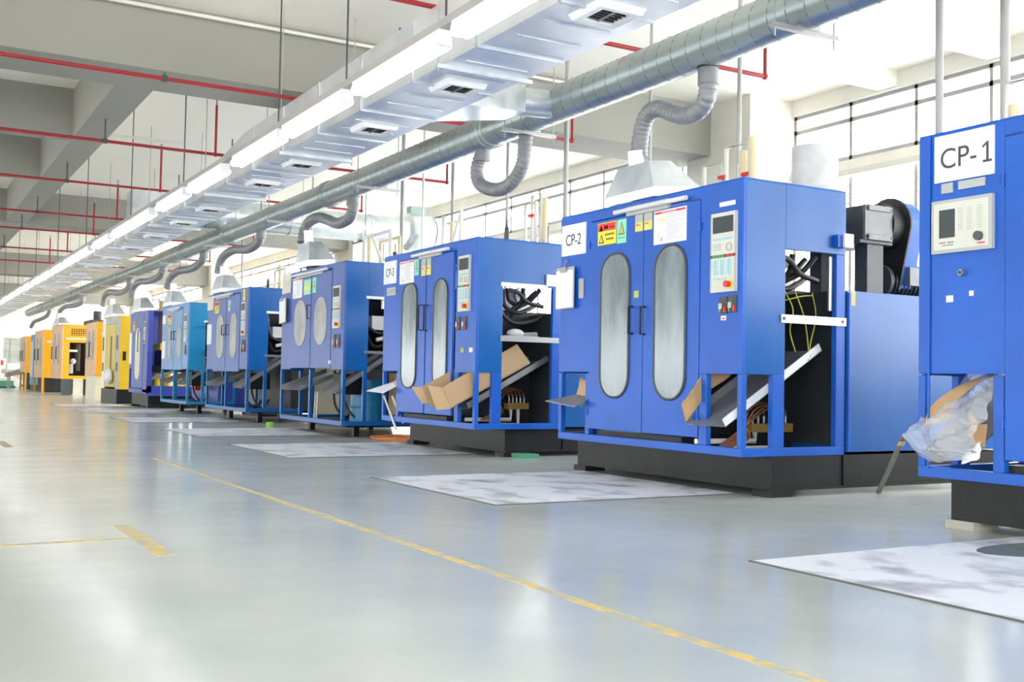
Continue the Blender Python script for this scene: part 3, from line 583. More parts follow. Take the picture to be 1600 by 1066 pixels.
g = MB().box(1.62, 1.92, 0.30, 0.95, 2.10, 2.40, GEAR).box(1.60, 1.94, 0.27, 0.30, 2.10, 2.40, GEARL).box(1.63, 1.91, 0.255, 0.27, 2.35, 2.40, GEARL).box(1.63, 1.91, 0.255, 0.27, 2.10, 2.15, GEARL)
for x in (1.63, 1.91):
    for z in (2.13, 2.37): g.cyl((x, 0.25, z), (x, 0.27, z), 0.012, 8, GEAR)
g.cyl((1.45, 0.75, 2.25), (1.45, 1.3, 2.25), 0.15, 20, GEAR).cyl((1.40, 0.9, 2.25), (1.62, 0.75, 2.25), 0.12, 20, GEAR).box(1.55, 1.95, 0.28, 1.0, 2.07, 2.10, GEAR)
g.build('gearbox', GEAR, t, 'grey gearbox with a pale end cover', bevel=0.006)
for x0_, y0_ in ((1.66, 0.30), (1.66, 0.82)): MB().box(x0_, x0_ + 0.20, y0_, y0_ + 0.14, 1.62, 2.07).build('gearbox_leg', GEAR, t, bevel=0.004)
loopg = [(0, 0.45 + 0.24 * math.cos(a), 2.26 + 0.24 * math.sin(a)) for a in (math.radians(-20 + 220 * i / 14) for i in range(15))] + [(0, 0.33, 1.72), (0, 0.47, 1.66), (0, 0.60, 1.72)]
MB().prism([(2.10, y, z) for _, y, z in loopg], (0.16, 0, 0), BLUE).prism([(2.08, 0.45 + (y - 0.45) * 1.06, 2.1 + (z - 2.1) * 1.05) for _, y, z in loopg], (0.02, 0, 0), RUBBER).cyl((1.94, 0.45, 2.26), (2.08, 0.45, 2.26), 0.20, 24, RUBBER).build('belt_guard', BLUE, t, 'blue belt guard over a black pulley')
mo = MB().cyl((2.0, 0.48, 1.78), (2.5, 0.48, 1.78), 0.15, 20, GEAR)
for i in range(9): mo.cyl((2.05 + i * 0.05, 0.48, 1.78), (2.065 + i * 0.05, 0.48, 1.78), 0.165, 20, BLACK)
mo.box(2.15, 2.35, 0.26, 0.34, 1.74, 1.9, GEARL).build('drive_motor', GEAR, t)
MB().cyl((1.50, 0.75, 2.58), (1.50, 0.75, 2.95), 0.20, 20, CANVAS).cyl((1.50, 0.75, 2.42), (1.50, 0.75, 2.58), 0.16, 20, HOPPER, 0.24).build('material_hopper', HOPPER, t, 'white hopper under a cloth bag')
MB().cyl((1.95, 1.3, 2.35), (1.95, 1.3, 2.62), 0.2, 20, HOPPER, 0.26).build('material_hopper', HOPPER, t)
# cardboard at CP-2
def strip(name, lb, P, h, th, m, cat='cardboard', thick=None):
    """wavy upright strip along P (world points), height vector h"""
    b = MB(); P = [Vector(p) for p in spline(P, 5)]; hv = Vector(h); k_ = len(P); tv = Vector(th)
    vs = []
    for i, p in enumerate(P):
        j = 0.008 * math.sin(i * 1.7)
        vs += [p, p + tv, p + tv + hv * (1 + j * 4), p + hv * (1 - j * 3)]
    fs = []
    for i in range(k_ - 1):
        for q in range(4): fs.append((i * 4 + q, i * 4 + (q + 1) % 4, i * 4 + 4 + (q + 1) % 4, i * 4 + 4 + q))
    fs += [(0, 1, 2, 3), tuple(range((k_ - 1) * 4, k_ * 4))]
    b.add(vs, fs, m); return b.build(name, m, label=lb, cat=cat)
strip('cardboard_sheet', 'torn brown cardboard strip lining the chute of machine CP-2', [(5.37, 6.56, 0.56), (5.45, 6.54, 0.66), (5.58, 6.56, 0.79), (5.78, 6.56, 0.90), (5.95, 6.56, 1.03)], (-0.05, 0, 0.13), (0.0, 0.006, 0.0), CARD)
strip('cardboard_sheet', 'bent cardboard piece in the far opening of machine CP-2', [(5.50, 8.22, 0.62), (5.56, 8.24, 0.72), (5.62, 8.30, 0.84)], (0.02, 0.16, 0.05), (0.0, 0.0, 0.006), CARDL)
MB().prism([(5.36, 8.12, 0.62), (5.36, 8.62, 0.66), (5.75, 8.56, 0.74), (5.75, 8.12, 0.80)], (0, 0, 0.006), TRAY).build('metal_scoop', TRAY, label='grey sheet metal scoop sticking out of the far opening of machine CP-2', cat='scoop')

# ---- CP-3
t = machineA(3, 10.31, 'blue blow molding machine with the CP-3 sign and a cardboard box in its corner', dx=0.33, bx=0.45, by=(0.1, 2.62))
door(t, 0.55, 1.25, 0.44, 2.30, BLUE, (0.68, 1.03, 0.74, 2.01), 0.17, PANE, hy=1.21, hz=1.42, hh=0.30)
door(t, 1.27, 2.04, 0.44, 2.30, BLUE, (1.50, 1.92, 0.74, 2.01), 0.17, PANE, hy=1.36, hz=1.43, hh=0.30)
hinge(t, 0.50, (2.06,))
plate(t, 'CP-3', 2.53, 2.14, 2.05, 2.34, hh=0.36, fw_=0.86)
sheet('nameplate', t, 2.42, 2.15, 1.90, 2.00, PANELR, ((0.05, 0.3, 0.1, 0.9, STEEL, 't'), (0.35, 0.95, 0.2, 0.8, STEEL)))
notice(t, 2.03, 1.61, 2.02, 2.30); mint(t, 1.59, 1.475, 2.10, 2.30); yelst(t, 1.40, 1.28, 2.08, 2.30); yelst(t, 1.25, 1.14, 2.08, 2.30)
cpanel(t, 0.41, 0.14, 1.605, 2.225); switch(t, 0.41, 1.40, 0.15); switch(t, 0.26, 1.40, 0.15)
sheet('hazard_sticker', t, 0.33, 0.27, 1.15, 1.20, mat('lime_sticker', (0.45, 0.55, 0.08), 0.5), ()); sheet('hazard_sticker', t, 0.13, 0.06, 1.15, 1.20, PVC, ())
MB().box(0.30, 0.90, -0.012, 0.0, 1.89, 1.93, WHITE).build('side_rail', WHITE, t, 'white upper side rail')
MB().box(0.30, 1.06, -0.014, 0.0, 1.28, 1.34, STEEL).box(0.34, 0.8, -0.014, 0.12, 1.34, 1.345, STEEL).build('side_rail', STEEL, t)
MB().box(0.88, 1.0, -0.03, 0.0, 1.92, 2.05, PVC).build('junction_box', PVC, t, bevel=0.003)
tray(t, 0.02, 0.53, 1.05, 1.08, 0.16, 0.60)
manifold(t, 0.66, 0.94, 0.42, 0.52, 5)
hoses_in(t, 'rubber_hose', [[(0.40, 0.2, 1.9), (0.42, 0.2, 1.62), (0.6, 0.2, 1.50), (0.85, 0.2, 1.53), (0.95, 0.2, 1.6)]], RUBBER, 0.026)
MB().cyl((0.7, 0.3, 1.36), (0.95, 0.3, 1.38), 0.035, 10, PVC).ball((0.55, 0.1, 1.38), 0.06, CANVAS, 8, (1.8, 1, 0.8)).build('rag_bundle', CANVAS, t)
MB().box(1.12, 3.1, 0.02, 0.6, 0.33, 1.62, SIDEB).build('rear_housing', SIDEB, t, bevel=0.006)
o = thing('cardboard_box', 'open brown cardboard box lying on the chute of machine CP-3', 'box', (5.51, 10.31, 0))
dv = Vector((0.93, 0, 0.50)); nv = Vector((-0.11, 0, 0.23)); o_ = Vector((-0.20, 0, 0.53))
def quad(a, b_, c, d_, th, m): return MB().prism([a, b_, c, d_], th, m)
quad(o_ + Vector((0, 0.17, 0)), o_ + dv + Vector((0.07, 0.17, 0.02)), o_ + dv + nv + Vector((0.0, 0.17, 0)), o_ + nv + Vector((0, 0.17, 0)), (0, 0.005, 0), CARDL).build('box_side', CARDL, o)
quad(o_ + Vector((-0.03, 0.58, 0)), o_ + dv + Vector((0, 0.58, 0)), o_ + dv + nv + Vector((0, 0.58, 0)), o_ + nv + Vector((-0.05, 0.58, 0)), (0, 0.005, 0), CARDL).build('box_side', CARDL, o)
quad(o_ + Vector((0, 0.17, 0.0)), o_ + dv + Vector((0, 0.17, 0)), o_ + dv + Vector((0, 0.58, 0)), o_ + Vector((0, 0.58, 0)), (0, 0, 0.006), CARD).build('box_floor', CARD, o)
fl = o_ + nv
quad(o_ + Vector((0, 0.17, 0)), fl + Vector((0, 0.17, 0)), fl + Vector((-0.10, 0.33, 0.02)), o_ + Vector((-0.08, 0.36, -0.02)), (0.004, 0, 0), CARDL).build('box_flap', CARDL, o)
quad(o_ + Vector((0, 0.58, 0.06)), fl + Vector((0, 0.58, 0)), fl + Vector((-0.14, 0.66, 0.0)), o_ + Vector((-0.12, 0.64, 0.04)), (0.004, 0, 0), CARDL).build('box_flap', CARDL, o)
MB().prism([(5.34, 12.40, 0.66), (5.28, 12.80, 0.68), (5.75, 12.75, 0.84), (5.75, 12.34, 0.88)], (0, 0, 0.006), WHITE).build('metal_scoop', TRAY, label='pale scoop sticking out of the far opening of machine CP-3', cat='scoop')
strip('cardboard_sheet', 'small cardboard piece in the far opening of machine CP-3', [(5.50, 12.38, 0.72), (5.54, 12.40, 0.80), (5.58, 12.42, 0.90)], (0.02, 0.10, 0.06), (0, 0, 0.006), CARDL)
MB().cyl((5.5, 12.75, 0.62), (5.5, 12.35, 0.22), 0.014, 8).cyl((5.55, 12.6, 0.62), (5.55, 12.25, 0.30), 0.014, 8).build('plastic_rod', PVC, label='pair of white plastic rods slanting below the far opening of machine CP-3', cat='rod')

# ---- CP-1 (only its far end shows)
t = machineA(1, 1.975, 'blue blow molding machine with the CP-1 sign at the frame edge', ym=1.935, bx=0.17, by=(0.0, 2.42))
MB().box(-0.008, 0.022, 0.0 + 0.5, 1.93, 0.45, 2.30).build('door', BLUE, t, bevel=0.004)
hinge(t, 1.94, (2.02, 0.62))
o = sheet('number_sign', t, 2.41, 2.0, 2.10, 2.385, WHITE, (), 'sign reading CP-1')
text('lettering', 'CP-', 0.122, -0.012, 2.240, 2.240, INK, o, 0.98)
MB().prism([(-0.0117, y, z) for y, z in ((2.072, 2.190), (2.072, 2.176), (2.012, 2.176), (2.012, 2.190), (2.034, 2.190), (2.034, 2.298), (2.046, 2.298), (2.078, 2.272), (2.072, 2.262), (2.050, 2.279), (2.050, 2.190))], (-0.0015, 0, 0)).build('lettering_numeral', INK, o)
sheet('nameplate', t, 2.36, 2.28, 2.03, 2.09, PANELR, ()); sheet('nameplate', t, 2.24, 2.06, 2.04, 2.09, PANELR, ())
cp = MB().box(-0.03, 0, 2.0, 2.415, 1.665, 1.985, PANELR).box(-0.034, -0.03, 2.02, 2.395, 1.685, 1.965, PANELC)
for i in range(10):
    for u in (2.06, 2.13, 2.19): cp.box(-0.0348, -0.034, u, u + 0.035, 1.92 - i * 0.014, 1.925 - i * 0.014, PANELR)
for i in range(9):
    if i != 4: cp.box(-0.0350, -0.034, 2.255 + (8 - i) * 0.0115, 2.261 + (8 - i) * 0.0115, 1.722, 1.731, INK)
for i in range(6): cp.box(-0.0350, -0.034, 2.26 + i * 0.013, 2.266 + i * 0.013, 1.707, 1.715, INK)
cp.box(-0.0350, -0.034, 2.04, 2.09, 1.70, 1.708, REDS)
cpo = cp.build('controller_box', PANELC, t, 'cream parison controller box', bevel=0)
MB().box(-0.036, -0.034, 2.245, 2.355, 1.755, 1.925).build('display_screen', SCREEN, cpo)
MB().cyl((-0.034, 2.08, 1.745), (-0.055, 2.08, 1.745), 0.027, 20).build('control_knob', GEAR, cpo)
MB().cyl((0, 2.21, 1.54), (-0.035, 2.21, 1.54), 0.018, 14, STEEL).cyl((-0.035, 2.21, 1.54), (-0.04, 2.21, 1.54), 0.012, 14, INK).build('key_switch', STEEL, t)
sheet('paint_patch', t, 2.33, 2.28, 1.37, 1.41, WHITE, (), x=-0.0015); sheet('paint_patch', t, 2.17, 2.14, 1.40, 1.43, WHITE, (), x=-0.0015)
MB().box(-0.012, -0.006, 2.44, 2.455, 0.36, 2.40).build('edge_trim', BLUE, t)
strip('cardboard_sheet', 'curved brown cardboard in the opening under the CP-1 controller', [(5.48, 4.44, 0.62), (5.52, 4.42, 0.74), (5.60, 4.30, 0.86), (5.72, 4.15, 0.95)], (0.06, -0.14, 0.04), (0.006, 0, 0.004), CARD)
strip('cardboard_sheet', 'orange brown cardboard piece right of the plastic film in machine CP-1', [(5.47, 4.01, 0.52), (5.475, 4.06, 0.52), (5.48, 4.13, 0.58)], (0.02, 0.0, 0.13), (0.006, 0, 0), CARD)
def crumple(name, lb, grid, m, cat, amp=0.012, sub=6, seed=3):
    rn = random.Random(seed); nu, nv = len(grid), len(grid[0]); NU, NV = (nu - 1) * sub + 1, (nv - 1) * sub + 1
    rows = [spline(g_, sub) for g_ in grid]; cols_ = []
    for j in range(NV): cols_.append(spline([r[j] for r in rows], sub))
    vs = []; ph = [rn.uniform(0, 6) for _ in range(6)]
    for i in range(NU):
        for j in range(NV):
            p = cols_[j][i]; q = amp * (math.sin(i * 0.9 + j * 0.5 + ph[0]) + math.sin(i * 0.35 - j * 1.1 + ph[1]) + 0.7 * math.sin(i * 1.7 + j * 1.3 + ph[2])) + rn.uniform(-1, 1) * amp * 0.3
            vs.append((p.x - q, p.y + q * 0.4, p.z + q * 0.5))
    fs = [(i * NV + j, i * NV + j + 1, (i + 1) * NV + j + 1, (i + 1) * NV + j) for i in range(NU - 1) for j in range(NV - 1)]
    b = MB().add(vs, fs, m, False); o = b.build(name, m, label=lb, cat=cat)
    return o
crumple('plastic_film', 'crumpled clear plastic film hanging out of the opening of machine CP-1', [
    [(5.78, 4.36, 0.93), (5.76, 4.20, 0.96), (5.74, 4.05, 0.96)],
    [(5.58, 4.46, 0.72), (5.58, 4.25, 0.80), (5.56, 4.03, 0.82)],
    [(5.41, 4.50, 0.59), (5.42, 4.28, 0.64), (5.47, 4.02, 0.66)],
    [(5.38, 4.45, 0.49), (5.37, 4.28, 0.48), (5.44, 4.06, 0.54)],
    [(5.41, 4.37, 0.42), (5.39, 4.24, 0.415), (5.45, 4.09, 0.44)]], FILM, 'plastic film', 0.011)
MB().prism([(5.46, 4.42, 0.48), (5.46, 4.06, 0.48), (6.1, 4.06, 0.92), (6.1, 4.40, 0.94)], (0, 0, 0.006), TRAY).build('chute_lip', TRAY, label='grey sheet metal lip under the plastic film of machine CP-1', cat='chute')
crumple('plastic_film', 'small white crumpled foil at the low right corner of the CP-1 opening', [
    [(5.47, 4.14, 0.49), (5.47, 4.03, 0.55)], [(5.46, 4.16, 0.41), (5.46, 4.03, 0.45)]], WHITE, 'plastic film', 0.004, 8, 9)

# ---- type B machines
def machineB(Yc, W, lb, col, side, xo=0.37, leg=0.17, zt=2.45, roofx=1.05, zwin=(1.21, 1.97)):
    t = thing('blow_molding_machine', lb, 'machine', (X0, Yc, 0))
    b = MB().box(0, 0.03, 0, 0.49, 0.96, zt, col).box(0, 0.03, W - 0.49, W, 0.96, zt, col).box(0, 0.03, 0.49, W - 0.49, zt - 0.06, zt, col).box(0, roofx, 0, W, zt, zt + 0.012, side)
    for ya, yb in ((0, 0.03), (W - 0.03, W)): b.box(0.03, xo, ya, yb, 0.94, zt, side).box(xo, roofx, ya, yb, zwin[1], zt, side)
    b.build('cabinet_shell', col, t, bevel=0.003)
    frame_low(t, W, 0.96, leg, 1.05, side, ((0, 0.05), (W / 2 - 0.03, W / 2 + 0.02), (W - 0.05, W)), ((0, 0.05, 0.94), (xo - 0.06, xo, 0.94), (1.0, 1.05, zwin[1])))
    MB().box(xo - 0.04, roofx, -0.014, 0, zwin[1], zwin[1] + 0.04).build('side_rail', WHITE, t)
    MB().box(xo - 0.06, roofx, -0.014, 0, zwin[0] - 0.02, zwin[0] + 0.02).build('side_rail', STEEL, t)
    MB().box(0.95, 3.0, 0.4, W - 0.4, 0.2, 1.9, DKGREY).box(0.4, 0.95, 0.9, W - 0.5, 1.2, 2.1, BLACK).build('inner_frame', DKGREY, t, bevel=0.01)
    hoses_in(t, 'rubber_hose', [[(0.45, 0.3, 1.9), (0.5, 0.3, 1.6), (0.7, 0.3, 1.5), (0.9, 0.4, 1.7)], [(0.5, 0.4, 1.5), (0.6, 0.3, 1.3), (0.9, 0.3, 1.4)]], RUBBER, 0.025)
    MB().box(0.55, 0.85, 0.3, 0.5, 1.55, 1.75, PVC).cyl((0.6, 0.25, 1.4), (0.8, 0.25, 1.45), 0.03, 10, PVC).build('clamp_block', PVC, t)
    tray(t, -0.04, 0.62, 0.85, 1.20, 0.12, 0.62); tray(t, -0.06, 0.64, 0.70, 0.92, 1.55, W - 0.25)
    for (y, z) in ((0.7, 0.5), (1.1, 0.45)): MB().tube(spline([(0.3, y, 0.95), (0.35, y + 0.1, z), (0.5, y, 0.25), (0.7, y + 0.2, 0.4)], 6), 0.018, 8).build('rubber_hose', RUBBER, t)
    MB().box(0.25, 0.62, 0.6, 1.0, 0.60, 0.90, BLACK).build('oil_pan', BLACK, t)
    MB().box(0.12, 1.25, 0.10, W - 0.1, leg - 0.02, leg + 0.02, BLACK).build('drip_tray', BLACK, t)
    for fx_ in (0.0, 1.0):
        for fy_ in (0.0, W - 0.04): MB().box(fx_ + 0.35, fx_ + 0.43, min(fy_ + 0.4, W - 0.5), min(fy_ + 0.5, W - 0.4), 0.0, leg + 0.02, BLACK).build('levelling_foot', BLACK, t)
    return t
# fourth machine
t = machineB(14.24, 2.75, 'fourth machine from the camera, periwinkle doors with short oval windows and a clipboard', BLUE4, SIDEB, zt=2.48)
door(t, 0.49, 1.34, 0.98, 2.40, BLUE4, (0.66, 1.18, 1.32, 2.03), 0.26, PANE4, gas=False)
door(t, 1.36, 2.26, 0.98, 2.40, BLUE4, (1.55, 2.09, 1.32, 2.03), 0.26, PANE4, gas=False, hy=1.40, hz=1.73, hh=0.2)
plate(t, 'CP-4', 2.74, 2.33, 2.18, 2.49, PAPERC, GREYINK, 0.36, 0.86)
notice(t, 2.21, 1.77, 2.07, 2.38)
sheet('caution_sticker', t, 1.69, 1.38, 2.10, 2.33, MINT, ((0.06, 0.46, 0.3, 0.9, YELS, 't'), (0.54, 0.94, 0.3, 0.9, YELS, 't'))); mint(t, 1.30, 1.15, 2.11, 2.34)
cpanel(t, 0.405, 0.125, 1.545, 2.15); switch(t, 0.33, 1.27, 0.19); switch(t, 0.17, 1.27, 0.19)
lamp(t, 0.60, 2.2, 2.42, 2.42)
sheet('small_tag', t, 0.55, 0.47, 1.04, 1.09, PAPERC, ())
MB().box(1.1, 2.3, 0.0, 0.5, 1.0, 2.46, BLUE6).build('rear_cabinet', BLUE6, t, bevel=0.006)
MB().cyl((0.72, 0.80, 0.19), (0.72, 0.80, 0.82), 0.27, 24).tube([(0.72, 0.80, z) for z in (0.40, 0.41, 0.42, 0.43)], [0.27, 0.278, 0.278, 0.27], 24).build('coolant_drum', BLUE6, t, 'blue drum behind the front frame')
MB().box(0.90, 0.94, 0.06, 0.45, 0.19, 0.92, mat('plywood_panel', (0.42, 0.34, 0.22), 0.7)).build('back_board', None, t, 'brown board')
for y_ in (1.85, 1.95): MB().cyl((0.3, y_, 0.2), (0.32, y_, 0.62), 0.016, 8).build('drain_pipe', PVC, t)
# fifth machine
t = machineB(18.9, 2.80, 'fifth machine from the camera, periwinkle doors with tall oval windows', BLUE4, SIDEB, leg=0.20, zt=2.42)
door(t, 0.50, 1.40, 0.92, 2.34, BLUE4, (0.66, 1.10, 1.17, 2.0), 0.22, PANE4, gas=False, hy=1.25, hz=1.61, hh=0.18)
door(t, 1.42, 2.30, 0.92, 2.34, BLUE4, (1.54, 2.05, 1.17, 2.0), 0.25, PANE4, gas=False, hy=1.54, hz=1.61, hh=0.18)
sheet('number_sign', t, 2.79, 2.36, 2.13, 2.40, PAPERC, (), 'blank looking beige sign'); warn(t, 2.24, 1.94, 2.05, 2.27); mint(t, 1.28, 1.12, 2.05, 2.25)
cpanel(t, 0.38, 0.12, 1.57, 2.17); switch(t, 0.30, 1.27, 0.22); switch(t, 0.16, 1.27, 0.22); lamp(t, 0.9, 2.25, 2.36, 2.36)
sheet('safety_sticker', t, 0.30, 0.20, 2.20, 2.40, YELS, ((0.2, 0.8, 0.3, 0.8, GREENS, 't'),))
sheet('paper_sheet', t, 2.78, 2.45, 1.45, 1.85, WHITE, ())
# light blue machine
t = machineB(23.3, 2.50, 'light blue machine with pale oval windows, sixth from the camera', BLUE6F, BLUE6, leg=0.21, zt=2.38)
door(t, 0.50, 1.28, 0.95, 2.31, BLUE6F, (0.55, 0.95, 1.2, 1.92), 0.2, PANE4, gas=False, hy=1.08, hz=1.62, hh=0.18)
door(t, 1.30, 2.10, 0.95, 2.31, BLUE6F, (1.50, 1.85, 1.2, 1.92), 0.17, PANE4, gas=False, hy=1.34, hz=1.62, hh=0.18)
warn(t, 1.90, 1.55, 1.98, 2.2); cpanel(t, 0.30, 0.05, 1.55, 2.14, False); switch(t, 0.17, 1.27, 0.2)
lamp(t, 0.6, 1.8, 2.30, 2.30); sheet('paper_sheet', t, 2.45, 2.12, 1.2, 1.6, WHITE, ()); sheet('paper_sheet', t, 2.45, 2.15, 2.0, 2.2, WHITE, ())
MB().box(0.7, 2.4, 0.1, 2.4, 0.22, 0.70, BLUE7).build('oil_tank', BLUE7, t, 'royal blue oil tank')
MB().box(0.40, 0.55, 0.9, 1.15, 0.5, 0.62, REDS).build('red_box', REDS, t)
for z in (1.32, 1.86): MB().box(0.40, 0.75, -0.15, -0.02, z, z + 0.06, STEEL).cyl((0.5, -0.05, z), (0.5, 0.3, z), 0.02, 8, STEEL).build('pipe_stub', STEEL, t)
# royal blue open machine
t = thing('blow_molding_machine', 'royal blue machine with an open side showing black and yellow parts', 'machine', (X0, 27.4, 0))
MB().box(0, 0.03, 0, 0.5, 0.38, 2.40).box(0, 0.03, 1.9, 2.25, 0.98, 2.40).box(0, 0.03, 0.5, 1.9, 2.3, 2.40).box(0, 1.0, 0, 2.25, 2.40, 2.41).box(0.03, 0.12, 0, 0.03, 0.38, 2.4).box(0.03, 1.0, 2.22, 2.25, 0.4, 2.4).build('cabinet_shell', BLUE7, t, bevel=0.003)
MB().box(0, 0.05, 0, 2.25, 0.36, 0.46).box(0, 1.6, 0, 0.05, 0.30, 0.55).box(1.55, 1.6, 0, 0.05, 0.55, 2.3).box(0, 0.05, 1.85, 1.9, 0.46, 0.98).box(0, 0.05, 2.2, 2.25, 0.46, 0.98).build('lower_frame', BLUE7, t, bevel=0.003)
o = door(t, 0.5, 1.9, 0.48, 2.3, BLUE4, (0.85, 1.45, 0.7, 2.0), 0.25, CREAM, gas=False, hy=0.95, hz=1.4, hh=0.55)
cpanel(t, 0.42, 0.2, 1.6, 2.15); warn(t, 1.85, 1.6, 1.95, 2.2); sheet('paper_sheet', t, 2.24, 1.95, 1.1, 1.9, WHITE, ())
MB().box(0.5, 1.3, 0.4, 1.6, 1.0, 1.45, BLACK).box(0.2, 1.2, 0.4, 1.6, 0.9, 1.05, BLACK).build('mold_platen', BLACK, t, bevel=0.01)
MB().box(0.4, 1.2, 0.5, 1.5, 1.45, 1.62, YEL).build('clamp_bracket', YEL, t, bevel=0.01)
MB().cyl((0.75, 0.9, 1.62), (0.75, 0.9, 2.7), 0.32, 20, CARDL).cyl((0.75, 0.9, 2.7), (0.75, 0.9, 2.78), 0.36, 20, GALV).build('extruder_barrel', CARDL, t)
ye_ = MB()
for i in range(5): ye_.cyl((0.3 + i * 0.25, 0.3, 0.55), (0.3 + i * 0.25, 0.3, 0.85), 0.09, 12, YEL)
ye_.build('hydraulic_valves', YEL, t, 'yellow hydraulic valve bodies')
tray(t, 0.0, 0.62, 1.2, 1.1, 0.1, 0.6)
base(t, 0.1, 2.6, 0.2, 2.3, 0.05, 0.36)
# yellow machine with pale frame
t = thing('blow_molding_machine', 'bright yellow machine whose front is framed in pale grey', 'machine', (X0, 31.25, 0))
MB().box(0.03, 1.2, 0, 0.03, 0.40, 2.42, YEL).box(0.03, 1.2, 2.57, 2.60, 0.40, 2.42, YEL).box(0, 1.2, 0, 2.6, 2.42, 2.44, YEL).box(0, 0.03, 0, 0.4, 0.40, 2.42, PANELR).box(0, 0.03, 2.1, 2.6, 0.40, 2.42, WHITE).box(0, 0.03, 0.4, 2.1, 2.25, 2.42, PANELR).box(0.6, 1.2, 0.03, 2.57, 0.4, 2.4, YEL).build('cabinet_shell', YEL, t, bevel=0.003)
o = MB().box(-0.01, 0.02, 0.42, 2.08, 0.45, 2.24).build('door', mat('dull_yellow_door', (0.66, 0.52, 0.10), 0.5), t, bevel=0.004)
MB().box(-0.018, -0.01, 1.0, 1.15, 0.9, 1.9).build('door_handle', GEAR, o); MB().ball((-0.1, 0.8, 0.75), 0.22, WHITE, 8, (0.5, 1.3, 1)).build('hanging_bag', WHITE, o)
for y in (0.2, 2.4): MB().box(-0.012, 0, y - 0.08, y + 0.08, 1.5, 1.9, GEAR).build('slot_panel', GEAR, t); MB().box(-0.012, 0, y - 0.08, y + 0.08, 0.9, 1.15, GEAR).build('slot_panel', GEAR, t)
MB().box(0.12, 0.20, -0.02, 0, 1.2, 1.45).build('side_handle', BLACK, t); MB().box(0.9, 1.15, -0.02, 0, 1.55, 1.95).build('paper_sheet', WHITE, t)
base(t, 0.0, 2.4, 0.0, 2.6, 0.0, 0.40)
# orange machines
def machineO(Yc, W, z0, z1, lb, dep=1.1, grid=False, legs=True):
    t = thing('blow_molding_machine', lb, 'machine', (X0, Yc, 0))
    b = MB().box(0, 0.03, 0, W, z0, z1, PALEOR)
    if grid:
        b.box(0.03, 0.25, 0, 0.03, z0, z1, ORA).box(0.25, 1.9, 0, 0.03, 1.94, z1, ORA).box(0.25, 1.9, 0, 0.03, z0, 0.72, ORA).box(0.86, 1.9, 0, 0.03, 0.72, 1.94, ORA).box(0.03, 1.9, W - 0.03, W, z0, z1, ORA).box(0, 1.9, 0, W, z1, z1 + 0.02, ORA)
    else: b.box(0.03, dep, 0, 0.03, z0, z1, ORA).box(0.03, dep, W - 0.03, W, z0, z1, ORA).box(0, dep, 0, W, z1, z1 + 0.02, ORA).box(dep - 0.03, dep, 0.03, W - 0.03, z0, z1, ORA)
    b.build('cabinet_shell', ORA, t, bevel=0.004)
    for y in (W * 0.3, W * 0.7):
        MB().prism(stadium(y - 0.2, y + 0.2, z0 + 0.5, z1 - 0.25, 0.2, -0.012), (0.012, 0, 0)).build('door_window', PANE4, t)
        MB().tube([(-0.0, y + 0.32, 1.8), (-0.05, y + 0.32, 1.8), (-0.05, y + 0.32, 1.35), (0, y + 0.32, 1.35)], 0.018, 8).build('door_handle', RUBBER, t)
    if legs:
        for (x, y) in ((0.0, 0.0), (dep - 0.15, 0.0), (0.0, W - 0.12), (dep - 0.15, W - 0.12)): MB().box(x, x + 0.08, y, y + 0.08, 0, z0).build('leg', ORA, t)
        MB().box(0.15, dep - 0.05, 0.15, W - 0.2, 0.02, z0 - 0.02, DKGREY).build('pump_unit', DKGREY, t)
    return t
t = machineO(35.05, 1.95, 0.74, 2.40, 'orange machine on a cream plinth, just beyond the yellow machine', 1.3, legs=False)
MB().box(0.03, 1.25, 0.05, 1.9, 0.0, 0.74).build('cream_plinth', CREAM, t); MB().box(0.15, 1.1, -0.01, 0, 2.0, 2.08).build('side_stripe', PAPERC, t)
t = machineO(42.4, 3.1, 0.60, 2.58, 'large orange machine with a square grille and a dark side opening', 1.9, True, False)
g = MB()
for i in range(7): g.box(0.30 + i * 0.08, 0.345 + i * 0.08, -0.01, -0.002, 2.20, 2.45, BLACK)
for i in range(3): g.box(0.28, 0.90, -0.014, -0.01, 2.235 + i * 0.075, 2.255 + i * 0.075, ORA)
g.build('side_grille', BLACK, t); MB().box(0.12, 0.92, -0.02, 0, 2.05, 2.11).build('side_rail', PAPERC, t)
ins = MB().box(0.2, 1.8, 0.8, 2.5, 0.6, 2.2, BLACK).cyl((0.35, 0.4, 0.8), (0.35, 0.4, 1.15), 0.10, 12, CANVAS).cyl((0.6, 0.5, 0.9), (0.6, 0.5, 1.9), 0.10, 12, GEAR).box(0.26, 0.55, 0.15, 0.3, 1.60, 1.68, PVC).ball((0.42, 0.3, 1.25), 0.11, CANVAS, 8)
ins.build('inner_mechanism', BLACK, t)
for x in (0.1, 1.35): MB().box(x * 0.62, x * 0.62 + 0.3, 0.0, 0.5, 0.0, 0.60).build('pedestal', GEAR, t)
MB().box(0.42, 0.78, 0.1, 0.6, 0.05, 0.58).build('cream_box', CREAM, t)
t = machineO(48.1, 2.9, 0.60, 2.56, 'orange machine on thin legs, second to last in the row', 1.3); MB().box(0.15, 1.25, -0.01, 0, 2.05, 2.14).build('side_stripe', PAPERC, t)
t = machineO(54.5, 2.2, 0.80, 2.46, 'last yellow orange machine at the far end of the row', 0.9)
t = thing('control_cabinet', 'pale blue cabinet between the last two orange machines', 'cabinet', (X0 + 0.1, 52.2, 0)); MB().box(0, 0.9, 0, 1.3, 0.25, 2.5).build('cabinet_body', BLUE6F, t, bevel=0.005); MB().box(-0.02, 0, 0.2, 1.1, 0.6, 2.2).build('cabinet_door', PANELC, t); MB().box(0.02, 0.88, 0.02, 1.28, 0, 0.25).build('cabinet_plinth', GEAR, t)

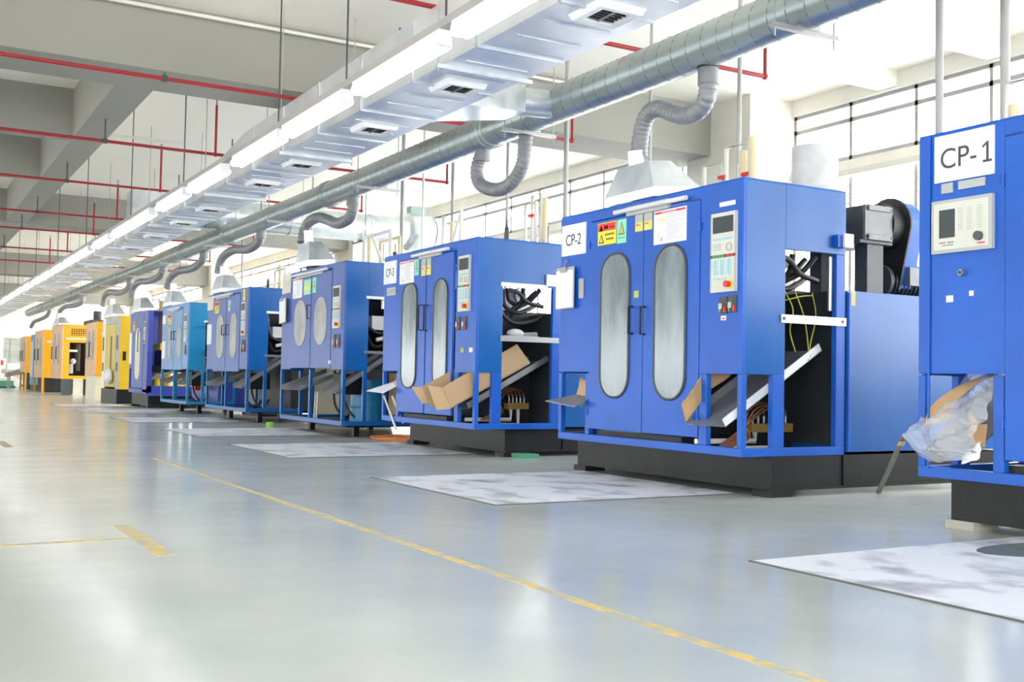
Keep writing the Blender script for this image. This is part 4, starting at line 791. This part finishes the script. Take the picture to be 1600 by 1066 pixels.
# clipboards and papers hung on machines
def clipb(lb, y0, y1, z0, z1, x=5.50, tilt=0.0):
    o = thing('clipboard', lb, 'clipboard', (x, (y0 + y1) / 2, z0)); o.rotation_euler = (tilt, 0, 0); w_ = (y1 - y0) / 2; h_ = z1 - z0
    MB().box(-0.03, -0.022, -w_, w_, 0, h_).build('board', PANELR, o)
    MB().box(-0.04, -0.03, -w_ + 0.01, w_ * 0.1, 0.01, h_ - 0.03).box(-0.038, -0.03, w_ * 0.1 + 0.004, w_ - 0.005, 0.005, h_ - 0.03).build('paper_sheets', WHITE, o, bevel=0.002)
    MB().box(-0.055, -0.04, -0.05, 0.05, h_ - 0.05, h_).cyl((-0.045, 0, h_), (-0.02, 0, h_ + 0.07), 0.005, 6).box(-0.022, 0.0, -0.01, 0.01, h_ + 0.05, h_ + 0.07).build('clip', STEEL, o)
clipb('clipboard with white sheets hanging below the CP-2 sign', 2.24 + 6.095, 2.54 + 6.095, 1.53, 1.92)
clipb('leaning white clipboard hanging off the far edge of the fourth machine', 16.62, 16.93, 1.70, 2.10, 5.48, -0.06)

# water pipe clusters on the machine tops
def cluster(lb, x, y, z0, pipes, extra=()):
    o = thing('water_pipe_cluster', lb, 'pipes', (x, y, z0))
    for P, r, m in pipes: MB().tube(P, r, 10, m).build('plastic_pipe', m, o)
    for (dx, dy, dz) in extra: MB().box(dx - 0.02, dx + 0.02, dy - 0.04, dy + 0.04, dz - 0.015, dz + 0.015, REDS).cyl((dx, dy, dz - 0.03), (dx, dy, dz), 0.012, 8, STEEL).build('valve_handle', REDS, o)
    MB().cyl((0.1, -0.05, 0), (0.1, -0.05, 0.22), 0.035, 12, GEAR).cyl((0.1, -0.05, 0.22), (0.1, -0.05, 0.34), 0.012, 8, INK).build('air_filter', GEAR, o)
u = lambda x, a, b, zt: [(x, a, 0), (x, a, zt), (x, b, zt), (x, b, 0)]
cluster('white and yellow water pipes standing on machine CP-2', 6.45, 7.25, 2.41, [(u(0, 0.42, 0.16, 0.44), 0.02, PVC), (u(0, 0.12, -0.18, 0.56), 0.022, PVC), ([(0, -0.10, 0), (0, -0.10, 0.50)], 0.035, PVCY), ([(0, -0.22, 0), (0, -0.22, 0.60)], 0.035, PVCY), ([(0.05, 0.0, 0), (0.05, 0.0, 0.4)], 0.02, PVC)], [(-0.02, 0.15, 0.3), (-0.02, -0.16, 0.28)])
cluster('white water pipes standing on machine CP-3 next to machine CP-2', 6.4, 10.55, 2.41, [(u(0, 0.25, 0.02, 0.50), 0.022, PVC), (u(0, 0.1, -0.1, 0.58), 0.022, PVC), ([(0, -0.18, 0), (0, -0.18, 0.52)], 0.03, PVCY)], [(-0.02, 0.1, 0.35)])
cluster('white and yellow water pipes on the near end of the fourth machine', 6.3, 14.6, 2.49, [(u(0, 0.9, -0.1, 0.52), 0.03, PVC), (u(0.1, 0.5, -0.2, 0.42), 0.025, PVCY), ([(0, 0.7, 0), (0, 0.7, 0.5)], 0.03, PVCY), ([(0, 0.1, 0), (0.0, 0.6, 0.5)], 0.025, PVC)])
cluster('white water pipes on the far top of machine CP-3', 6.3, 12.5, 2.41, [(u(0, 0.25, -0.25, 0.60), 0.028, PVC), ([(0, 0.0, 0), (0, 0.0, 0.5)], 0.03, PVCY), ([(0, 0.1, 0), (0, -0.2, 0.55)], 0.02, PVC)])
cluster('white bent water pipes on top of machine CP-1', 6.3, 4.35, 2.41, [(u(0, 0.1, -0.2, 0.45), 0.025, PVC), (u(0.1, 0.0, -0.3, 0.35), 0.022, PVC), ([(0, 0.06, 0), (0, 0.06, 0.3)], 0.03, PVCY)])
cluster('pale water pipes on top of the fifth machine', 6.3, 19.4, 2.44, [(u(0, 0.5, -0.1, 0.4), 0.03, PVC), ([(0, 0.2, 0), (0, 0.2, 0.5)], 0.03, PVCY)])
cluster('pale water pipes on top of the light blue machine', 6.3, 23.8, 2.40, [(u(0, 0.5, -0.1, 0.4), 0.03, PVC), ([(0, 0.2, 0), (0, 0.2, 0.5)], 0.03, PVC)])
for i, (y, x, zt, lb) in enumerate(((10.45, 5.95, 2.41, 'small grey lubricator on top of machine CP-3 near its corner'), (10.42, 6.45, 2.41, 'small grey lubricator on top of machine CP-3 near the pipes'), (19.05, 5.9, 2.43, 'small dark lubricator on top of the fifth machine near its corner'), (19.05, 6.4, 2.43, 'small dark lubricator on top of the fifth machine near the pipes'))):
    MB().cyl((x, y, zt), (x, y, zt + 0.14), 0.028, 12).cyl((x, y, zt + 0.14), (x, y, zt + 0.18), 0.028, 12, None, 0.01).cyl((x, y, zt + 0.18), (x, y, zt + 0.24), 0.008, 8).build('lubricator', GEAR, label=lb, cat='lubricator')
o = thing('extruder_head', 'dark extruder head and stacks on top of the orange machines', 'machinery', (6.6, 43.2, 2.6)); MB().box(0, 1.0, 0, 1.8, 0, 0.25, GEAR).cyl((0.3, 0.5, 0.2), (0.3, 0.5, 0.6), 0.15, 12, GEAR).cyl((0.8, 0.2, 0.2), (0.9, 0.2, 0.7), 0.05, 8, REDS).build('head_block', GEAR, o)

for y0_, y1_, x0_, lb in ((12.95, 14.1, 7.3, 'beige box added to hide floor glare in the gap between machine CP-3 and the fourth machine'), (17.2, 18.7, 6.7, 'beige box added to hide floor glare in the gap between the fourth and fifth machines'), (21.9, 23.1, 6.7, 'beige box added to hide floor glare in the gap between the fifth and light blue machines')):
    o = thing('glare_block_cabinet', lb, 'cabinet', (x0_, y0_, 0)); w_ = y1_ - y0_  # boxes stand in for beige panels, added to cover bright floor glare
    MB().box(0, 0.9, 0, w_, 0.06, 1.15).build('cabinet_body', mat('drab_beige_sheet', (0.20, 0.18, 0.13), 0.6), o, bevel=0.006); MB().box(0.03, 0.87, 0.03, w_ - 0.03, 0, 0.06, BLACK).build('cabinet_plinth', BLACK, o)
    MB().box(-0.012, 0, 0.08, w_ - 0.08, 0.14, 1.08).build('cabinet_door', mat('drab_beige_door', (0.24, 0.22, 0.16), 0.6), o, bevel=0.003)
# things on the floor
def fplate(lb, x0, x1, y0, y1):
    MB().box(x0, x1, y0, y1, 0.0, 0.006, MATW).box(x0 - 0.012, x0, y0 - 0.01, y1 + 0.01, 0, 0.007, PLEDGE).box(x0, x1, y0 - 0.010, y0, 0, 0.007, PLEDGE).build('floor_plate', MATW, label=lb, cat='floor plate')
fplate('worn white floor plate in front of machine CP-1, cut by the frame edge', 3.63, 6.05, 1.7, 3.93)
fplate('worn white floor plate in front of machine CP-2', 3.60, 5.75, 6.40, 8.55)
fplate('worn white floor plate in front of machine CP-3', 3.65, 5.85, 10.86, 13.15)
fplate('worn white floor plate in front of the fourth machine', 3.70, 5.85, 14.9, 17.1)
fplate('worn white floor plate in front of the fifth machine', 3.70, 5.85, 19.3, 21.6)
fplate('worn white floor plate in front of the light blue machine', 3.70, 5.85, 23.8, 26.1)
fplate('worn white floor plate in front of the royal blue machine', 3.70, 5.5, 28.2, 30.4)
MB().box(2.322, 2.372, -1.0, 11.2, 0, 0.0015).build('floor_line', YTAPE, label='long worn yellow line on the floor beside the machine row', cat='floor marking')
o = thing('floor_marking', 'worn yellow T-shaped mark on the aisle floor', 'floor marking', (1.16, 5.80, 0))
MB().box(-0.045, 0.045, -0.60, 0.52, 0, 0.0015).build('cross_bar', YTAPE, o); MB().box(-4.5, -0.045, -0.025, 0.025, 0, 0.0015).build('stem_line', YTAPE, o)
MB().box(1.15, 1.25, 13.2, 14.3, 0, 0.0015).build('floor_marking', YTAPE, label='short yellow mark on the floor at the far left of the aisle', cat='floor marking')
pts = []
rn = random.Random(4)
for i in range(30):
    a = i * 0.9; pts.append((6.2 + 0.32 * math.cos(a) + 0.08 * rn.uniform(-1, 1), 13.75 + 0.55 * math.sin(a) + 0.1 * rn.uniform(-1, 1), 0.012 + 0.03 * (i % 5) / 5))
MB().tube(spline(pts, 4), 0.008, 6).build('cable_coil', CABLEO, label='tangled orange cable on the floor beside the fourth machine', cat='cable')
MB().box(6.02, 6.25, 10.16, 10.38, 0, 0.045).build('green_block', GREENP, label='small green block on the floor at the base corner of machine CP-3', cat='block', bevel=0.004)
M_ = Matrix.Translation((6.88, 6.0, 0.0)); dirv = Vector((6.25, 5.25, 0.52)) - Vector((6.90, 6.04, 0.02))
b = MB(); a_ = Vector((6.90, 6.04, 0.0)); w_ = Vector((0.03, 0.0, 0.0))
b.prism([a_, a_ + Vector((0.05, 0, 0)), a_ + Vector((0.05, 0, 0)) + dirv, a_ + dirv], (0, 0.008, 0.008), WOODP); b.prism([a_ + dirv * 0.86 + Vector((-0.002, -0.012, 0)), a_ + dirv * 0.86 + Vector((0.052, -0.012, 0)), a_ + dirv * 0.93 + Vector((0.052, -0.012, 0)), a_ + dirv * 0.93 + Vector((-0.002, -0.012, 0))], (0, 0.02, 0.0), YTAPE)
b.build('metal_strip', WOODP, label='thin dark strip leaning against machine CP-1 from the floor', cat='strip')
MB().cyl((5.42, 17.2, 0.0), (5.42, 17.2, 0.10), 0.06, 16).build('green_can', mat('lime_can', (0.25, 0.5, 0.08), 0.5), label='small green can at the far foot of the fourth machine', cat='can')

loop = [(5.45 + 0.52 * math.cos(a) * (1 + 0.12 * math.sin(3 * a)), 3.52 + 0.26 * math.sin(a) * (1 + 0.2 * math.cos(2 * a + 1)), 0.0062) for a in (2 * math.pi * i / 28 for i in range(28))]
MB().prism(loop, (0, 0, 0.0012)).build('water_puddle', mat('wet_patch', (0.26, 0.31, 0.35), 0.12), label='dark wet puddle on the floor plate in front of machine CP-1', cat='puddle')
# far end of the hall
o = thing('belt_conveyor', 'low belt conveyor with a green end at the far end of the hall', 'conveyor', (4.2, 59.5, 0))
MB().box(0, 1.5, 0, 1.3, 0.06, 0.36, GREENP).prism([(0, 0, 0.36), (1.5, 0, 0.36), (1.2, 3, 0.60), (-0.6, 3, 0.60)], (0, 0, 0.12), PVC).build('conveyor_belt', GREENP, o); MB().box(0.0, 1.4, 0.1, 1.2, 0, 0.06).build('conveyor_base', BLACK, o); MB().cyl((1.5, -0.02, 0.25), (1.5, 1.3, 0.25), 0.2, 12).build('end_roller', PVC, o)
o = thing('scrap_chute', 'grey slanting scrap chute in front of the last orange machine', 'chute', (5.0, 57.2, 0))
MB().prism([(0, 0, 0.55), (1.0, 0, 0.8), (1.0, 0, 1.1), (0, 0, 0.75)], (0, 1.2, 0), TRAY).build('chute_body', TRAY, o); MB().box(0.1, 0.16, 0.1, 0.16, 0, 0.6).box(0.8, 0.86, 0.1, 0.16, 0, 0.78).box(0.1, 0.16, 1.0, 1.06, 0, 0.6).box(0.8, 0.86, 1.0, 1.06, 0, 0.78).build('chute_legs', STEEL, o)
o = thing('storage_rack', 'long low shelf unit along the far wall', 'shelf', (-6, 66, 0))
MB().box(0, 13.5, 0, 0.9, 0.95, 1.25, WALLM).box(0, 13.5, 0.1, 0.9, 0.35, 0.9, mat('beige_panel_far', (0.50, 0.46, 0.40), 0.7)).box(0, 13.5, 0, 0.9, 0, 0.1, DKGREY).build('shelf_body', WALLM, o)
for i in range(7): MB().box(0.3 + i * 1.9, 0.36 + i * 1.9, -0.05, 0, 0, 1.25).build('shelf_post', STEEL, o)
o = thing('safety_sign', 'small white board with a red mark on a post by the conveyor', 'sign', (5.05, 61.5, 0)); MB().cyl((0, 0, 0), (0, 0, 1.1), 0.03, 8).build('post', WHITE, o); MB().box(-0.15, 0.25, -0.03, 0, 1.1, 1.5, WHITE).box(0.0, 0.12, -0.035, -0.03, 1.15, 1.4, REDS).build('board', WHITE, o)
